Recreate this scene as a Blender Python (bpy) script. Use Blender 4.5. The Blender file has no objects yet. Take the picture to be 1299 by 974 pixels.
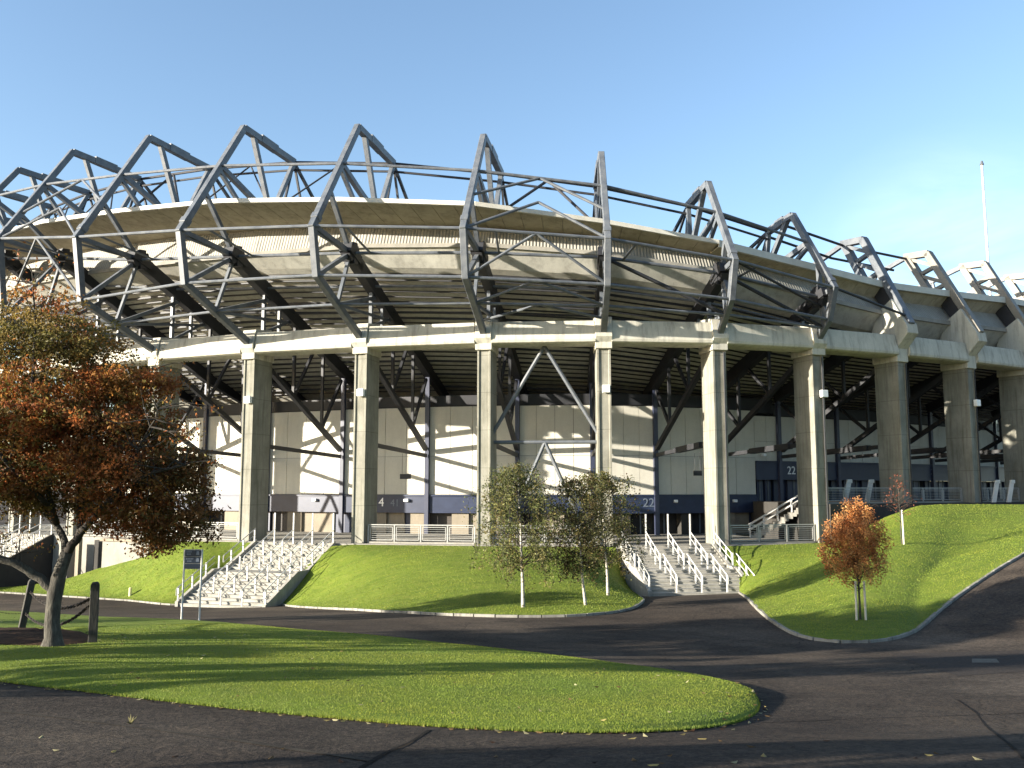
import bpy, math, random
import numpy as np
from mathutils import Vector, Matrix, noise
random.seed(7); RNG = np.random.default_rng(7)
R = math.radians
sc = bpy.context.scene
COL = sc.collection

# ------------------------------------------------------------------ camera model (eye at the origin)
PIT, FPX, W0, CX, CY = 0.114, 1157.3, 1299.0, 649.5, 487.0
cP, sP = math.cos(PIT), math.sin(PIT)
cam_d = bpy.data.cameras.new('camera'); cam = bpy.data.objects.new('camera', cam_d); COL.objects.link(cam)
cam_d.sensor_width = 36; cam_d.lens = 36 * FPX / W0; cam_d.clip_start = .1; cam_d.clip_end = 6000
cam.rotation_euler = (math.pi / 2 + PIT, 0, 0); sc.camera = cam
def ray(x, y):
    a, b = (x - CX) / FPX, (CY - y) / FPX
    return Vector((a, cP - b * sP, sP + b * cP))

# ------------------------------------------------------------------ terrain
PD = [(-60, -1.4), (0, -1.8), (8, -2.5), (11.5, -2.95), (20, -3.75), (30, -4.65), (38, -5.4), (46, -6.2), (57, -7.25), (66, -7.6), (90, -7.7), (3000, -7.7)]
def sst(a, b, x):
    t = min(1, max(0, (x - a) / (b - a))); return t * t * (3 - 2 * t)
def prof(d):
    for (a, za), (b, zb) in zip(PD, PD[1:]):
        if d <= b: return za + (zb - za) * (d - a) / (b - a)
    return PD[-1][1]
def profs(d): return (prof(d - 2.4) + 2 * prof(d) + prof(d + 2.4)) / 4 if d > 3 else prof(d)
def G(x, y):
    near = 1 - sst(26, 46, y)
    cross = -.030 * min(14, max(0, x + 9)) * near * sst(9, 16, y) + .031 * (min(24, max(-18, x)) + 16) * (1 - near)
    rise = .19 * max(0, min(x, 60) - 14) * sst(26, 40, y) * (1 - sst(60, 110, y))
    return profs(y) + cross + rise
def hit(x, y, dmax=150):
    r = ray(x, y); t, dt = 4.0, .25; p = None
    while t < dmax:
        p = r * t
        if p.z <= G(p.x, p.y): break
        t += dt
    lo, hi = t - dt, t
    for _ in range(24):
        m = (lo + hi) / 2; p = r * m
        if p.z <= G(p.x, p.y): hi = m
        else: lo = m
    return r * hi
def at(px, py, d):
    r = ray(px, py); return r * (d / r.y)

# ------------------------------------------------------------------ helpers
class MB:
    def __init__(s): s.v, s.f, s.mi = [], [], []
    def add(s, verts, faces, mi=0):
        n = len(s.v); s.v += [Vector(v) for v in verts]; s.f += [tuple(i + n for i in f) for f in faces]; s.mi += [mi] * len(faces)
    def hexa(s, c, mi=0):   # 8 corners, bottom 4 then top 4 (counter-clockwise from above)
        s.add(c, [(3, 2, 1, 0), (4, 5, 6, 7), (0, 1, 5, 4), (1, 2, 6, 5), (2, 3, 7, 6), (3, 0, 4, 7)], mi)
    def box(s, x0, y0, z0, x1, y1, z1, mi=0):
        s.hexa([(x0, y0, z0), (x1, y0, z0), (x1, y1, z0), (x0, y1, z0), (x0, y0, z1), (x1, y0, z1), (x1, y1, z1), (x0, y1, z1)], mi)
    def beam(s, p, q, w, h, side, mi=0):    # box section; w along «side», h across it
        p, q = Vector(p), Vector(q); d = (q - p).normalized(); sd = Vector(side); sd = (sd - d * sd.dot(d)).normalized(); u = sd.cross(d)
        a, b = sd * w / 2, u * h / 2
        s.hexa([p - a - b, p + a - b, p + a + b, p - a + b, q - a - b, q + a - b, q + a + b, q - a + b], mi)
    def join(s, o, mi):
        n = len(s.v); s.v += o.v; s.f += [tuple(i + n for i in f) for f in o.f]; s.mi += [mi] * len(o.f)
    def tube(s, pts, rad, n=8, mi=0, cap=True):
        pts = [Vector(p) for p in pts]; rad = rad if hasattr(rad, '__len__') else [rad] * len(pts)
        rings = []; ref = None
        for i, p in enumerate(pts):
            d = (pts[min(i + 1, len(pts) - 1)] - pts[max(i - 1, 0)]).normalized()
            if ref is None: ref = Vector((0, 0, 1)) if abs(d.z) < .9 else Vector((1, 0, 0))
            a = (ref - d * ref.dot(d)).normalized(); ref = a; b = d.cross(a)
            rings.append([p + (a * math.cos(2 * math.pi * k / n) + b * math.sin(2 * math.pi * k / n)) * rad[i] for k in range(n)])
        base = len(s.v)
        for r in rings: s.v += r
        for i in range(len(pts) - 1):
            for k in range(n):
                s.f.append((base + i * n + k, base + i * n + (k + 1) % n, base + (i + 1) * n + (k + 1) % n, base + (i + 1) * n + k)); s.mi.append(mi)
        if cap:
            s.f.append(tuple(base + k for k in reversed(range(n)))); s.mi.append(mi)
            s.f.append(tuple(base + (len(pts) - 1) * n + k for k in range(n))); s.mi.append(mi)
    def prism(s, prof_a, prof_b, mi=0):     # two matching closed outlines
        n = len(prof_a); s.add(list(prof_a) + list(prof_b), [tuple(reversed(range(n))), tuple(range(n, 2 * n))] + [(i, (i + 1) % n, n + (i + 1) % n, n + i) for i in range(n)], mi)
    def grid(s, rows, mi=0):
        nr, nc = len(rows), len(rows[0])
        s.add([p for r in rows for p in r], [(i * nc + j, i * nc + j + 1, (i + 1) * nc + j + 1, (i + 1) * nc + j) for i in range(nr - 1) for j in range(nc - 1)], mi)
    def build(s, name, mats, parent=None, smooth=False, bevel=0):
        me = bpy.data.meshes.new(name)
        o = bpy.data.objects.new(name, me); COL.objects.link(o)
        inv = Vector((0, 0, 0))
        if parent is not None:
            o.parent = parent; inv = ORG.get(parent.name, Vector((0, 0, 0)))
        ORG[o.name] = inv
        me.from_pydata([v - inv for v in s.v], [], s.f)
        for m in (mats if isinstance(mats, (list, tuple)) else [mats]): me.materials.append(m)
        if len(me.materials) > 1: me.polygons.foreach_set('material_index', s.mi)
        if smooth: me.polygons.foreach_set('use_smooth', [True] * len(me.polygons))
        me.update()
        if bevel:
            b = o.modifiers.new('bevel', 'BEVEL'); b.width = bevel; b.segments = 1; b.limit_method = 'ANGLE'; b.angle_limit = R(50)
        return o
ORG = {}        # origin (in the vertices' own frame) of each object that can be a parent
def tag(o, label=None, cat=None, group=None, kind=None):
    if label: o['label'] = label
    if cat: o['category'] = cat
    if group: o['group'] = group
    if kind: o['kind'] = kind
    return o
def thing(name, loc, label, cat, group=None, rz=0, local=False):
    """Empty at a thing's base. local: its parts are written in its own frame; else in world coordinates."""
    o = bpy.data.objects.new(name, None); COL.objects.link(o); o.location = loc; o.rotation_euler = (0, 0, rz); o.empty_display_size = .3
    ORG[o.name] = Vector((0, 0, 0)) if local else Vector(loc)
    return tag(o, label, cat, group)
def structure(o): o['kind'] = 'structure'; return o

# ------------------------------------------------------------------ materials
def new_mat(name):
    m = bpy.data.materials.new(name); m.use_nodes = True; nt = m.node_tree; b = nt.nodes['Principled BSDF']
    return m, nt, b
def ramp(nt, fac, stops):
    r = nt.nodes.new('ShaderNodeValToRGB'); els = r.color_ramp.elements
    while len(els) < len(stops): els.new(.5)
    for e, (p, c) in zip(els, stops): e.position = p; e.color = (*c, 1)
    nt.links.new(fac, r.inputs[0]); return r.outputs[0]
def coords(nt, scale=(1, 1, 1), space='Object'):
    t = nt.nodes.new('ShaderNodeTexCoord'); mp = nt.nodes.new('ShaderNodeMapping'); mp.inputs['Scale'].default_value = scale
    nt.links.new(t.outputs[space], mp.inputs[0]); return mp.outputs[0]
def noise_n(nt, vec, scale, detail=5, rough=.55, dist=0):
    n = nt.nodes.new('ShaderNodeTexNoise'); n.inputs['Scale'].default_value = scale; n.inputs['Detail'].default_value = detail
    n.inputs['Roughness'].default_value = rough; n.inputs['Distortion'].default_value = dist
    nt.links.new(vec, n.inputs['Vector']); return n.outputs[0]
def mixc(nt, fac, a, b, mode='MIX'):
    m = nt.nodes.new('ShaderNodeMix'); m.data_type = 'RGBA'; m.blend_type = mode
    for v, s in ((fac, m.inputs[0]), (a, m.inputs[6]), (b, m.inputs[7])):
        if hasattr(v, 'links') or hasattr(v, 'is_linked'): nt.links.new(v, s)
        else: s.default_value = v if not isinstance(v, tuple) else (*v, 1)
    return m.outputs[2]
def bump(nt, b, h, strength=.3, dist=.02):
    n = nt.nodes.new('ShaderNodeBump'); n.inputs['Strength'].default_value = strength; n.inputs['Distance'].default_value = dist
    nt.links.new(h, n.inputs['Height']); nt.links.new(n.outputs[0], b.inputs['Normal'])
def noisy(name, stops, scale=3, rough=.8, stretch=(1, 1, 1), detail=6, bmp=.2, bd=.02, fine=None, metal=0, dist=0, spec=.5):
    m, nt, b = new_mat(name); v = coords(nt, stretch); n = noise_n(nt, v, scale, detail, .6, dist)
    c = ramp(nt, n, stops)
    if fine:
        f = noise_n(nt, coords(nt), fine[0], 3, .7); c = mixc(nt, fine[1], c, ramp(nt, f, [(.3, fine[2]), (.7, fine[3])]), fine[4] if len(fine) > 4 else 'MULTIPLY'); h = f
    else: h = n
    nt.links.new(c, b.inputs['Base Color']); b.inputs['Roughness'].default_value = rough; b.inputs['Metallic'].default_value = metal; b.inputs['Specular IOR Level'].default_value = spec
    if bmp: bump(nt, b, h, bmp, bd)
    return m
def concrete(name, light, dark, stain, stain_amt=.5, streak=6.0, joint=0):
    m, nt, b = new_mat(name); v = coords(nt)
    n1 = noise_n(nt, v, .7, 8, .65); n2 = noise_n(nt, coords(nt, (streak, streak, .35)), .8, 6, .65); n3 = noise_n(nt, v, 14, 3, .7)
    c = ramp(nt, n1, [(.3, dark), (.65, light)])
    c = mixc(nt, ramp(nt, n2, [(.48, (0, 0, 0)), (.72, (stain_amt,) * 3)]), c, stain)
    c = mixc(nt, .35, c, ramp(nt, n3, [(.3, (.72, .72, .72)), (.7, (1.1, 1.1, 1.1))]), 'MULTIPLY')
    if joint:
        sx = nt.nodes.new('ShaderNodeSeparateXYZ'); nt.links.new(v, sx.inputs[0]); md = nt.nodes.new('ShaderNodeMath'); md.operation = 'PINGPONG'; md.inputs[1].default_value = joint / 2; nt.links.new(sx.outputs[2], md.inputs[0])
        c = mixc(nt, ramp(nt, md.outputs[0], [(.012, (.55, .55, .55)), (.03, (0, 0, 0))]), c, stain)
    nt.links.new(c, b.inputs['Base Color']); b.inputs['Roughness'].default_value = .9; b.inputs['Specular IOR Level'].default_value = .25; bump(nt, b, n3, .25, .02); return m
M = {}
M['beam'] = concrete('beam_concrete', (.50, .48, .405), (.39, .375, .315), (.12, .118, .11), .6, 3)
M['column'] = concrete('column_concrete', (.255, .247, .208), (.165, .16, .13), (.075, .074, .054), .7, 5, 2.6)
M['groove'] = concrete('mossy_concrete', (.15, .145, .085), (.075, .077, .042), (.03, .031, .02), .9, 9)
M['slab'] = concrete('slab_concrete', (.28, .265, .23), (.20, .19, .165), (.12, .115, .10), .4, 2)
M['pier'] = concrete('pier_render', (.25, .215, .165), (.20, .175, .135), (.13, .115, .09), .3, 3)
M['panel'] = concrete('wall_panel', (.57, .548, .475), (.51, .49, .425), (.40, .385, .33), .3, 2.2)
M['soffit'] = concrete('soffit_board', (.42, .375, .285), (.33, .295, .225), (.16, .145, .11), .6, 2.0)
M['terrace'] = concrete('terrace_precast', (.47, .455, .395), (.36, .348, .30), (.16, .154, .135), .5, 2.5)
M['roofedge'] = noisy('roof_edge_sheet', [(.3, (.42, .405, .35)), (.7, (.54, .52, .455))], 1.5, .55)
def corrugated():
    m, nt, b = new_mat('corrugated_sheet'); at_ = nt.nodes.new('ShaderNodeAttribute'); at_.attribute_name = 'run'
    w = nt.nodes.new('ShaderNodeMath'); w.operation = 'SINE'; mu = nt.nodes.new('ShaderNodeMath'); mu.operation = 'MULTIPLY'; mu.inputs[1].default_value = 2 * math.pi / .24
    nt.links.new(at_.outputs['Fac'], mu.inputs[0]); nt.links.new(mu.outputs[0], w.inputs[0]); bump(nt, b, w.outputs[0], .6, .035)
    n = noise_n(nt, coords(nt), .9, 7, .65); nt.links.new(ramp(nt, n, [(.3, (.20, .192, .168)), (.7, (.30, .288, .25))]), b.inputs['Base Color']); b.inputs['Roughness'].default_value = .6; return m
M['corr'] = corrugated()
M['steel'] = noisy('painted_steel', [(.32, (.058, .066, .078)), (.5, (.09, .10, .113)), (.7, (.125, .132, .138))], 1.6, .5, bmp=.05)
M['steelpale'] = noisy('buff_steel_paint', [(.3, (.13, .12, .10)), (.7, (.19, .175, .145))], 1.2, .55, bmp=.05)
M['steeldark'] = noisy('dark_steel', [(.3, (.010, .0105, .013)), (.7, (.019, .020, .024))], 1.2, .6, bmp=.05)
M['navy'] = noisy('navy_paint', [(.3, (.010, .017, .045)), (.7, (.017, .027, .062))], 1.5, .45, bmp=.03)
M['navypost'] = noisy('navy_post_paint', [(.3, (.024, .030, .058)), (.7, (.034, .040, .072))], 1.5, .45, bmp=.03)
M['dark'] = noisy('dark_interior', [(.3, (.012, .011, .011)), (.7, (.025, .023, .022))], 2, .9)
M['mesh'] = noisy('roller_shutter', [(.35, (.03, .024, .02)), (.65, (.055, .045, .036))], 3, .6, (1, 1, 8))
M['white'] = noisy('white_paint', [(.3, (.44, .435, .41)), (.7, (.54, .53, .50))], 2.5, .5, bmp=.05)
M['galv'] = noisy('galvanised_steel', [(.3, (.24, .24, .225)), (.7, (.33, .33, .31))], 5, .5, bmp=.05)
M['lamp'] = noisy('lamp_housing', [(.3, (.72, .72, .7)), (.7, (.8, .8, .78))], 3, .4, bmp=0)
M['letter'] = noisy('letter_white', [(.3, (.8, .8, .8)), (.7, (.85, .85, .85))], 3, .5, bmp=0)
M['letterdim'] = noisy('letter_faded', [(.3, (.10, .125, .16)), (.7, (.14, .165, .21))], 3, .5, bmp=0)
M['step'] = concrete('step_concrete', (.34, .325, .285), (.25, .24, .21), (.12, .115, .095), .5, 2)
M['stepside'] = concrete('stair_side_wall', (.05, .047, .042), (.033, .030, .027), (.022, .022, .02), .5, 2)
M['kerb'] = concrete('kerb_stone', (.27, .258, .225), (.17, .162, .14), (.06, .056, .05), .8, 4)
M['wood'] = noisy('weathered_shaded_timber', [(.3, (.022, .02, .016)), (.7, (.062, .057, .046))], 6, .92, (6, 6, .7), bmp=.5)  # timber made darker to carry the shade on the side facing the camera
M['chain'] = noisy('rusty_chain', [(.3, (.012, .010, .009)), (.7, (.03, .025, .02))], 9, .8, bmp=0, spec=.2)
M['yellow'] = noisy('faded_yellow', [(.3, (.55, .5, .22)), (.7, (.65, .6, .32))], 4, .7)
M['signface'] = noisy('sign_face', [(.3, (.010, .018, .034)), (.7, (.016, .026, .046))], 3, .35, bmp=0)
M['soil'] = noisy('mulch_soil', [(.3, (.02, .012, .008)), (.7, (.075, .040, .023))], 7, .97, bmp=.8, bd=.05, spec=.08)
M['bark'] = noisy('tree_bark', [(.3, (.022, .019, .014)), (.55, (.058, .052, .040)), (.75, (.115, .106, .082))], 5, .95, (3, 3, .8), bmp=.9, bd=.04)
M['drygrass'] = noisy('dry_grass', [(.3, (.12, .11, .05)), (.7, (.2, .18, .09))], 6, .9, spec=.1)
M['twig'] = noisy('dark_twig', [(.3, (.018, .014, .010)), (.7, (.04, .033, .025))], 5, .95)
M['birch'] = noisy('birch_bark', [(.36, (.05, .045, .035)), (.46, (.33, .30, .25)), (.7, (.44, .41, .35))], 4, .8, (1, 1, 4), bmp=.3)
M['stake'] = noisy('tree_stake', [(.3, (.42, .39, .32)), (.7, (.52, .49, .41))], 4, .7, (4, 4, .6))

def asphalt():
    m, nt, b = new_mat('asphalt'); v = coords(nt)
    big = noise_n(nt, v, .10, 6, .6, .6); mid = noise_n(nt, v, .9, 6, .7); fine = noise_n(nt, v, 30, 3, .8); grit = noise_n(nt, v, 9, 4, .75)
    c = ramp(nt, big, [(.32, (.038, .031, .027)), (.5, (.061, .051, .043)), (.68, (.104, .087, .072))])
    c = mixc(nt, .55, c, ramp(nt, mid, [(.3, (.62, .62, .62)), (.7, (1.3, 1.27, 1.22))]), 'MULTIPLY')
    c = mixc(nt, .7, c, ramp(nt, fine, [(.32, (.45, .45, .45)), (.68, (1.55, 1.5, 1.42))]), 'MULTIPLY')
    c = mixc(nt, .85, c, ramp(nt, grit, [(.35, (.5, .5, .5)), (.7, (1.5, 1.45, 1.38))]), 'MULTIPLY')
    stain = noise_n(nt, coords(nt, (.8, 1.2, 1)), .45, 6, .72, .4); c = mixc(nt, .8, c, ramp(nt, stain, [(.36, (.62, .62, .63)), (.5, (1, 1, 1)), (.66, (1.28, 1.22, 1.12))]), 'MULTIPLY')
    vor = nt.nodes.new('ShaderNodeTexVoronoi'); vor.feature = 'DISTANCE_TO_EDGE'; vor.inputs['Scale'].default_value = .16
    wv = nt.nodes.new('ShaderNodeVectorMath'); wv.operation = 'ADD'
    nc = nt.nodes.new('ShaderNodeTexNoise'); nc.inputs['Scale'].default_value = .8; nt.links.new(v, nc.inputs['Vector'])
    nt.links.new(v, wv.inputs[0]); nt.links.new(nc.outputs['Color'], wv.inputs[1]); nt.links.new(wv.outputs[0], vor.inputs['Vector'])
    c = mixc(nt, ramp(nt, vor.outputs['Distance'], [(0, (.6, .6, .6)), (.004, (0, 0, 0))]), c, (.008, .007, .006))
    nt.links.new(c, b.inputs['Base Color']); b.inputs['Roughness'].default_value = .95; b.inputs['Specular IOR Level'].default_value = .10; bump(nt, b, grit, .8, .03); return m
M['asphalt'] = asphalt()
def grass_mat(name, a, bcol, c3):
    m, nt, b = new_mat(name); v = coords(nt)
    n1 = noise_n(nt, v, .22, 5, .6, .4); n2 = noise_n(nt, v, 2.2, 6, .7); n3 = noise_n(nt, v, 26, 3, .8)
    c = ramp(nt, n1, [(.3, a), (.7, bcol)]); c = mixc(nt, ramp(nt, n2, [(.48, (0, 0, 0)), (.72, (.8, .8, .8))]), c, c3); n4 = noise_n(nt, coords(nt, (1.0, 2.2, 1)), .75, 5, .65, .8); c = mixc(nt, .8, c, ramp(nt, n4, [(.33, (.66, .72, .62)), (.52, (1, 1, 1)), (.7, (1.22, 1.12, 1.1))]), 'MULTIPLY')
    c = mixc(nt, .75, c, ramp(nt, n3, [(.3, (.42, .46, .4)), (.7, (1.4, 1.35, 1.3))]), 'MULTIPLY')
    nt.links.new(c, b.inputs['Base Color']); b.inputs['Roughness'].default_value = .8; bump(nt, b, n3, .8, .05)
    b.inputs['Specular IOR Level'].default_value = .2; return m
M['grass'] = grass_mat('lawn_turf', (.102, .150, .016), (.136, .183, .019), (.165, .186, .034))
def leaf_mat(name, trans=.35):
    m, nt, b = new_mat(name); a = nt.nodes.new('ShaderNodeAttribute'); a.attribute_name = 'tint'
    nt.links.new(a.outputs['Color'], b.inputs['Base Color']); b.inputs['Roughness'].default_value = .6; b.inputs['Specular IOR Level'].default_value = .25
    t = nt.nodes.new('ShaderNodeBsdfTranslucent'); nt.links.new(a.outputs['Color'], t.inputs[0]); mx = nt.nodes.new('ShaderNodeMixShader'); mx.inputs[0].default_value = trans
    nt.links.new(b.outputs[0], mx.inputs[1]); nt.links.new(t.outputs[0], mx.inputs[2]); nt.links.new(mx.outputs[0], nt.nodes['Material Output'].inputs[0]); return m
M['leaf'] = leaf_mat('autumn_leaf', .42); M['blade'] = leaf_mat('grass_blade', .3)

# ------------------------------------------------------------------ world, sun
AZ, EL = R(22), R(12.5)
L = Vector((math.cos(AZ) * math.cos(EL), math.sin(AZ) * math.cos(EL), -math.sin(EL)))
w = bpy.data.worlds.new('World'); sc.world = w; w.use_nodes = True; nt = w.node_tree; bg = nt.nodes['Background']
sky = nt.nodes.new('ShaderNodeTexSky'); sky.sky_type = 'NISHITA'; sky.sun_disc = False; sky.sun_elevation = EL
sky.sun_rotation = math.atan2(-L.x, -L.y); sky.air_density = 1.0; sky.dust_density = 1.0; sky.ozone_density = 2.0
tc = nt.nodes.new('ShaderNodeTexCoord'); cn = noise_n(nt, (lambda mp: (nt.links.new(tc.outputs['Generated'], mp.inputs[0]), mp.inputs['Scale'].__setattr__('default_value', (1, 1, 3.2)), mp.outputs[0])[2])(nt.nodes.new('ShaderNodeMapping')), 4.2, 7, .6, .3)
dt = nt.nodes.new('ShaderNodeVectorMath'); dt.operation = 'DOT_PRODUCT'; nt.links.new(tc.outputs['Generated'], dt.inputs[0]); dt.inputs[1].default_value = ray(1205, 352).normalized()
near_c = ramp(nt, dt.outputs['Value'], [(.991, (0, 0, 0)), (1.0, (.75, .75, .75))])
cl = mixc(nt, 1.0, near_c, ramp(nt, cn, [(.34, (0, 0, 0)), (.75, (.42, .42, .42))]), 'MULTIPLY')
nt.links.new(mixc(nt, cl, sky.outputs[0], (6.2, 6.6, 7.0)), bg.inputs[0]); bg.inputs[1].default_value = .095
sun_d = bpy.data.lights.new('sun', 'SUN'); sun = bpy.data.objects.new('sun', sun_d); COL.objects.link(sun)
sun_d.energy = 5.0; sun_d.angle = R(.5); sun_d.color = (1, .92, .79); sun.rotation_euler = L.to_track_quat('-Z', 'Y').to_euler(); sun.location = (-40, -10, 40)
sc.view_settings.view_transform = 'Standard'; sc.view_settings.look = 'None'; sc.view_settings.gamma = 1; sc.view_settings.exposure = 1.87

# ------------------------------------------------------------------ ground sheet
def axis(lo, hi, dense_lo, dense_hi, step):
    a = list(np.arange(dense_lo, dense_hi + .01, step)); o = []; x, s = dense_hi, step
    while x < hi: s *= 1.45; x += s; o.append(x)
    q = []; x, s = dense_lo, step
    while x > lo: s *= 1.45; x -= s; q.append(x)
    return q[::-1] + a + o
xs = axis(-2500, 2500, -50, 50, 1.0); ys = axis(-1500, 3000, -4, 74, 1.0)
m = MB(); m.grid([[(x, y, G(x, y)) for x in xs] for y in ys])
structure(m.build('ground', M['asphalt'], smooth=True))

# ------------------------------------------------------------------ curves and lofts
def resample(pts, n):
    pts = [Vector(p) for p in pts]; d = [0]
    for a, b in zip(pts, pts[1:]): d.append(d[-1] + (b - a).length)
    out = []; j = 0
    for i in range(n):
        t = d[-1] * i / (n - 1)
        while j < len(pts) - 2 and d[j + 1] < t: j += 1
        f = (t - d[j]) / max(1e-9, d[j + 1] - d[j]); out.append(pts[j].lerp(pts[j + 1], min(1, max(0, f))))
    return out
def smooth_line(pts, n, it=3):
    p = resample(pts, n)
    for _ in range(it): p = [p[0]] + [(a + b * 2 + c) / 4 for a, b, c in zip(p, p[1:], p[2:])] + [p[-1]]
    return p
def px_line(pl, n): return smooth_line([hit(*q) for q in pl], n)
def fnoise(x, y, s): return noise.noise(Vector((x * s, y * s, 1.7)))
GRASS_PATCHES = []
def loft(name, low, high, rows, hfun, wob=.05, ends=(0, 0)):
    rr = []; n = len(low)
    for j in range(rows + 1):
        v = j / rows; row = []
        for i, (a, b) in enumerate(zip(low, high)):
            u = i / (n - 1); k = max(ends[0] * (1 - min(1, u / .13)), ends[1] * (1 - min(1, (1 - u) / .13)))
            p = a.lerp(b, v); hf = hfun(v) * (1 - k) + (v + (.10 if u < .5 else -.05) * math.sin(math.pi * v)) * k; z = a.z + (b.z - a.z) * hf
            edge = min(1, 6 * v, 6 * (1 - v))
            z += wob * edge * (fnoise(p.x, p.y, .35) + .5 * fnoise(p.x, p.y, 1.1)); row.append(Vector((p.x, p.y, max(z, G(p.x, p.y) + .09))))
        rr.append(row)
    m = MB(); m.grid(rr); o = m.build(name, M['grass'], smooth=True); structure(o); GRASS_PATCHES.append(rr); return o
def kerb(name, line, w=.14, h=.105):
    n = max(8, int(sum((b - a).length for a, b in zip(line, line[1:])) / .92)); ln = resample(line, n); m = MB()
    for p, q in zip(ln, ln[1:]):
        d = (q - p); d.z = 0; d.normalize(); s = Vector((-d.y, d.x, 0)) * w / 2; a, b = p + d * .018, q - d * .018; dh = random.uniform(-.008, .008); off = Vector((-d.y, d.x, 0)) * random.uniform(-.01, .01)
        lo = [Vector((v.x, v.y, G(v.x, v.y) - .2)) + off for v in (a - s, b - s, b + s, a + s)]; hi = [Vector((v.x, v.y, v.z + .2 + h + dh)) for v in lo]
        m.hexa(lo + hi)
    structure(m.build(name, M['kerb'], bevel=.012))

# ------------------------------------------------------------------ the stand's ring of frames
RING = [[-43.622, 80.269, .642, 28.535, 20.548, 12.846, 1.168, 6.757], [-36.044, 75.159, .541, 28.133, 19.254, 13.163, 1.514, 7.189], [-27.988, 70.827, .449, 27.609, 17.96, 13.479, 1.536, 7.622], [-19.555, 67.251, .362, 26.939, 17.271, 13.796, 1.516, 7.911], [-10.803, 64.533, .273, 26.005, 16.809, 13.719, 1.186, 7.599], [-1.95, 62.706, .180, 24.844, 16.432, 13.421, .35, 6.371], [6.3, 61.996, .025, 23.496, 16.041, 13.183, -.183, 4.5], [14.42, 62.803, -.185, 21.985, 15.239, 12.718, -1.218, 2.9], [22.03, 65.099, -.35, 20.618, 14.079, 11.916, -2.291, 2.05], [29.48, 68.33, -.461, 19.787, 12.92, 11.1, -3.162, 1], [36.608, 72.142, -.528, 19.649, 12.9, 11.1, -3.259, 1], [43.487, 76.39, -.583, 19.777, 12.9, 11.1, -3.1, 1]]
A_ = np.array(RING); lo2 = [A_[0] - (A_[1] - A_[0]) * 1.0]; lo2[0][2] = .74; lo2[0][0] = -50.6; lo2[0][1] = 86.1
lo3 = lo2[0].copy(); lo3[0] = -56.9; lo3[1] = 92.6; lo3[2] = .84
hi1 = A_[-1].copy(); hi1[:3] = (50.1, 80.95, -.635); hi2 = hi1.copy(); hi2[:3] = (56.5, 85.8, -.69); hi3 = hi1.copy(); hi3[:3] = (62.6, 91.0, -.75); hi4 = hi1.copy(); hi4[:3] = (68.3, 96.6, -.81)
RINGX = [lo3, lo2[0]] + [a for a in A_] + [hi1, hi2, hi3, hi4]      # index t runs from -1 to 14
TMIN, TMAX = -1, 16
def rg(t):
    t = min(TMAX, max(TMIN, t)); i = int(min(math.floor(t), TMAX - 1)); f = t - i; return RINGX[i + 1] * (1 - f) + RINGX[i + 2] * f
def P(t, s, z):
    """point on the ring: frame t, s metres outward of the column faces, height z. Bays are straight between frames."""
    t = min(TMAX, max(TMIN, t)); i = int(min(math.floor(t), TMAX - 1)); f = t - i; q = []
    for a in (RINGX[i + 1], RINGX[i + 2]): q.append(Vector((a[0] - s * math.sin(a[2]), a[1] - s * math.cos(a[2]), z)))
    return q[0].lerp(q[1], f)
def tang(t): th = rg(t)[2]; return Vector((math.cos(th), -math.sin(th), 0))
def curve(tab):
    ks = sorted(tab)
    def f(t):
        if t <= ks[0]: return np.array(tab[ks[0]], float)
        for a, b in zip(ks, ks[1:]):
            if t <= b: return np.array(tab[a], float) + (np.array(tab[b], float) - np.array(tab[a], float)) * (t - a) / (b - a)
        return np.array(tab[ks[-1]], float)
    return f
fE = curve({0: (3.6, 22.1), 2: (3.9, 21.6), 3: (3.9, 21.15), 4: (3.9, 20.7), 5: (3.7, 19.95), 6: (3.0, 19.25), 7: (.9, 18.45), 8: (.5, 17.3), 9: (-.5, 16.5), 10: (-1.2, 15.95), 11: (-1.25, 16.05), 12: (-1.25, 16.4), 14: (-1.2, 16.8)})
fF = curve({0: (-1, 20.9), 3.5: (-1, 19.9), 5.5: (-1, 19.0), 7.5: (-1.5, 17.4), 9.5: (-2.1, 14.85), 10.5: (-2.3, 14.65), 11.5: (-2.3, 15.0), 14: (-2.3, 15.4)})
fG = curve({0: (-.2, 18.4), 3.5: (-.3, 17.6), 5.5: (-.3, 17.4), 7.5: (-.7, 15.95), 9.5: (-1.1, 13.5), 10.5: (-1.2, 13.1), 11.5: (-1.2, 13.3), 14: (-1.2, 13.6)})
fH = curve({0: (-1.5, 17.6), 3.5: (-1.5, 17.0), 5.5: (-1.6, 16.0), 7.5: (-1.8, 14.8), 9.5: (-2.3, 12.3), 10.5: (-2.5, 12.0), 14: (-2.5, 12.2)})
fW = curve({0: 11.5, 5: 10.6, 7: 9.9, 9: 8.9, 11: 8.6, 14: 8.8})     # underside height above the inner wall
ZC, ZCR = -3.8, -1.1          # concourse floor, left part and raised right part
SW = -13.6                    # inner wall line
ZWB, ZWT = -.5, 6.9

stadium = thing('stadium', (0, 70, ZC), 'large oval concrete and steel stadium stand with zigzag roof trusses above tall columns', 'stadium')
S = stadium
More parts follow.
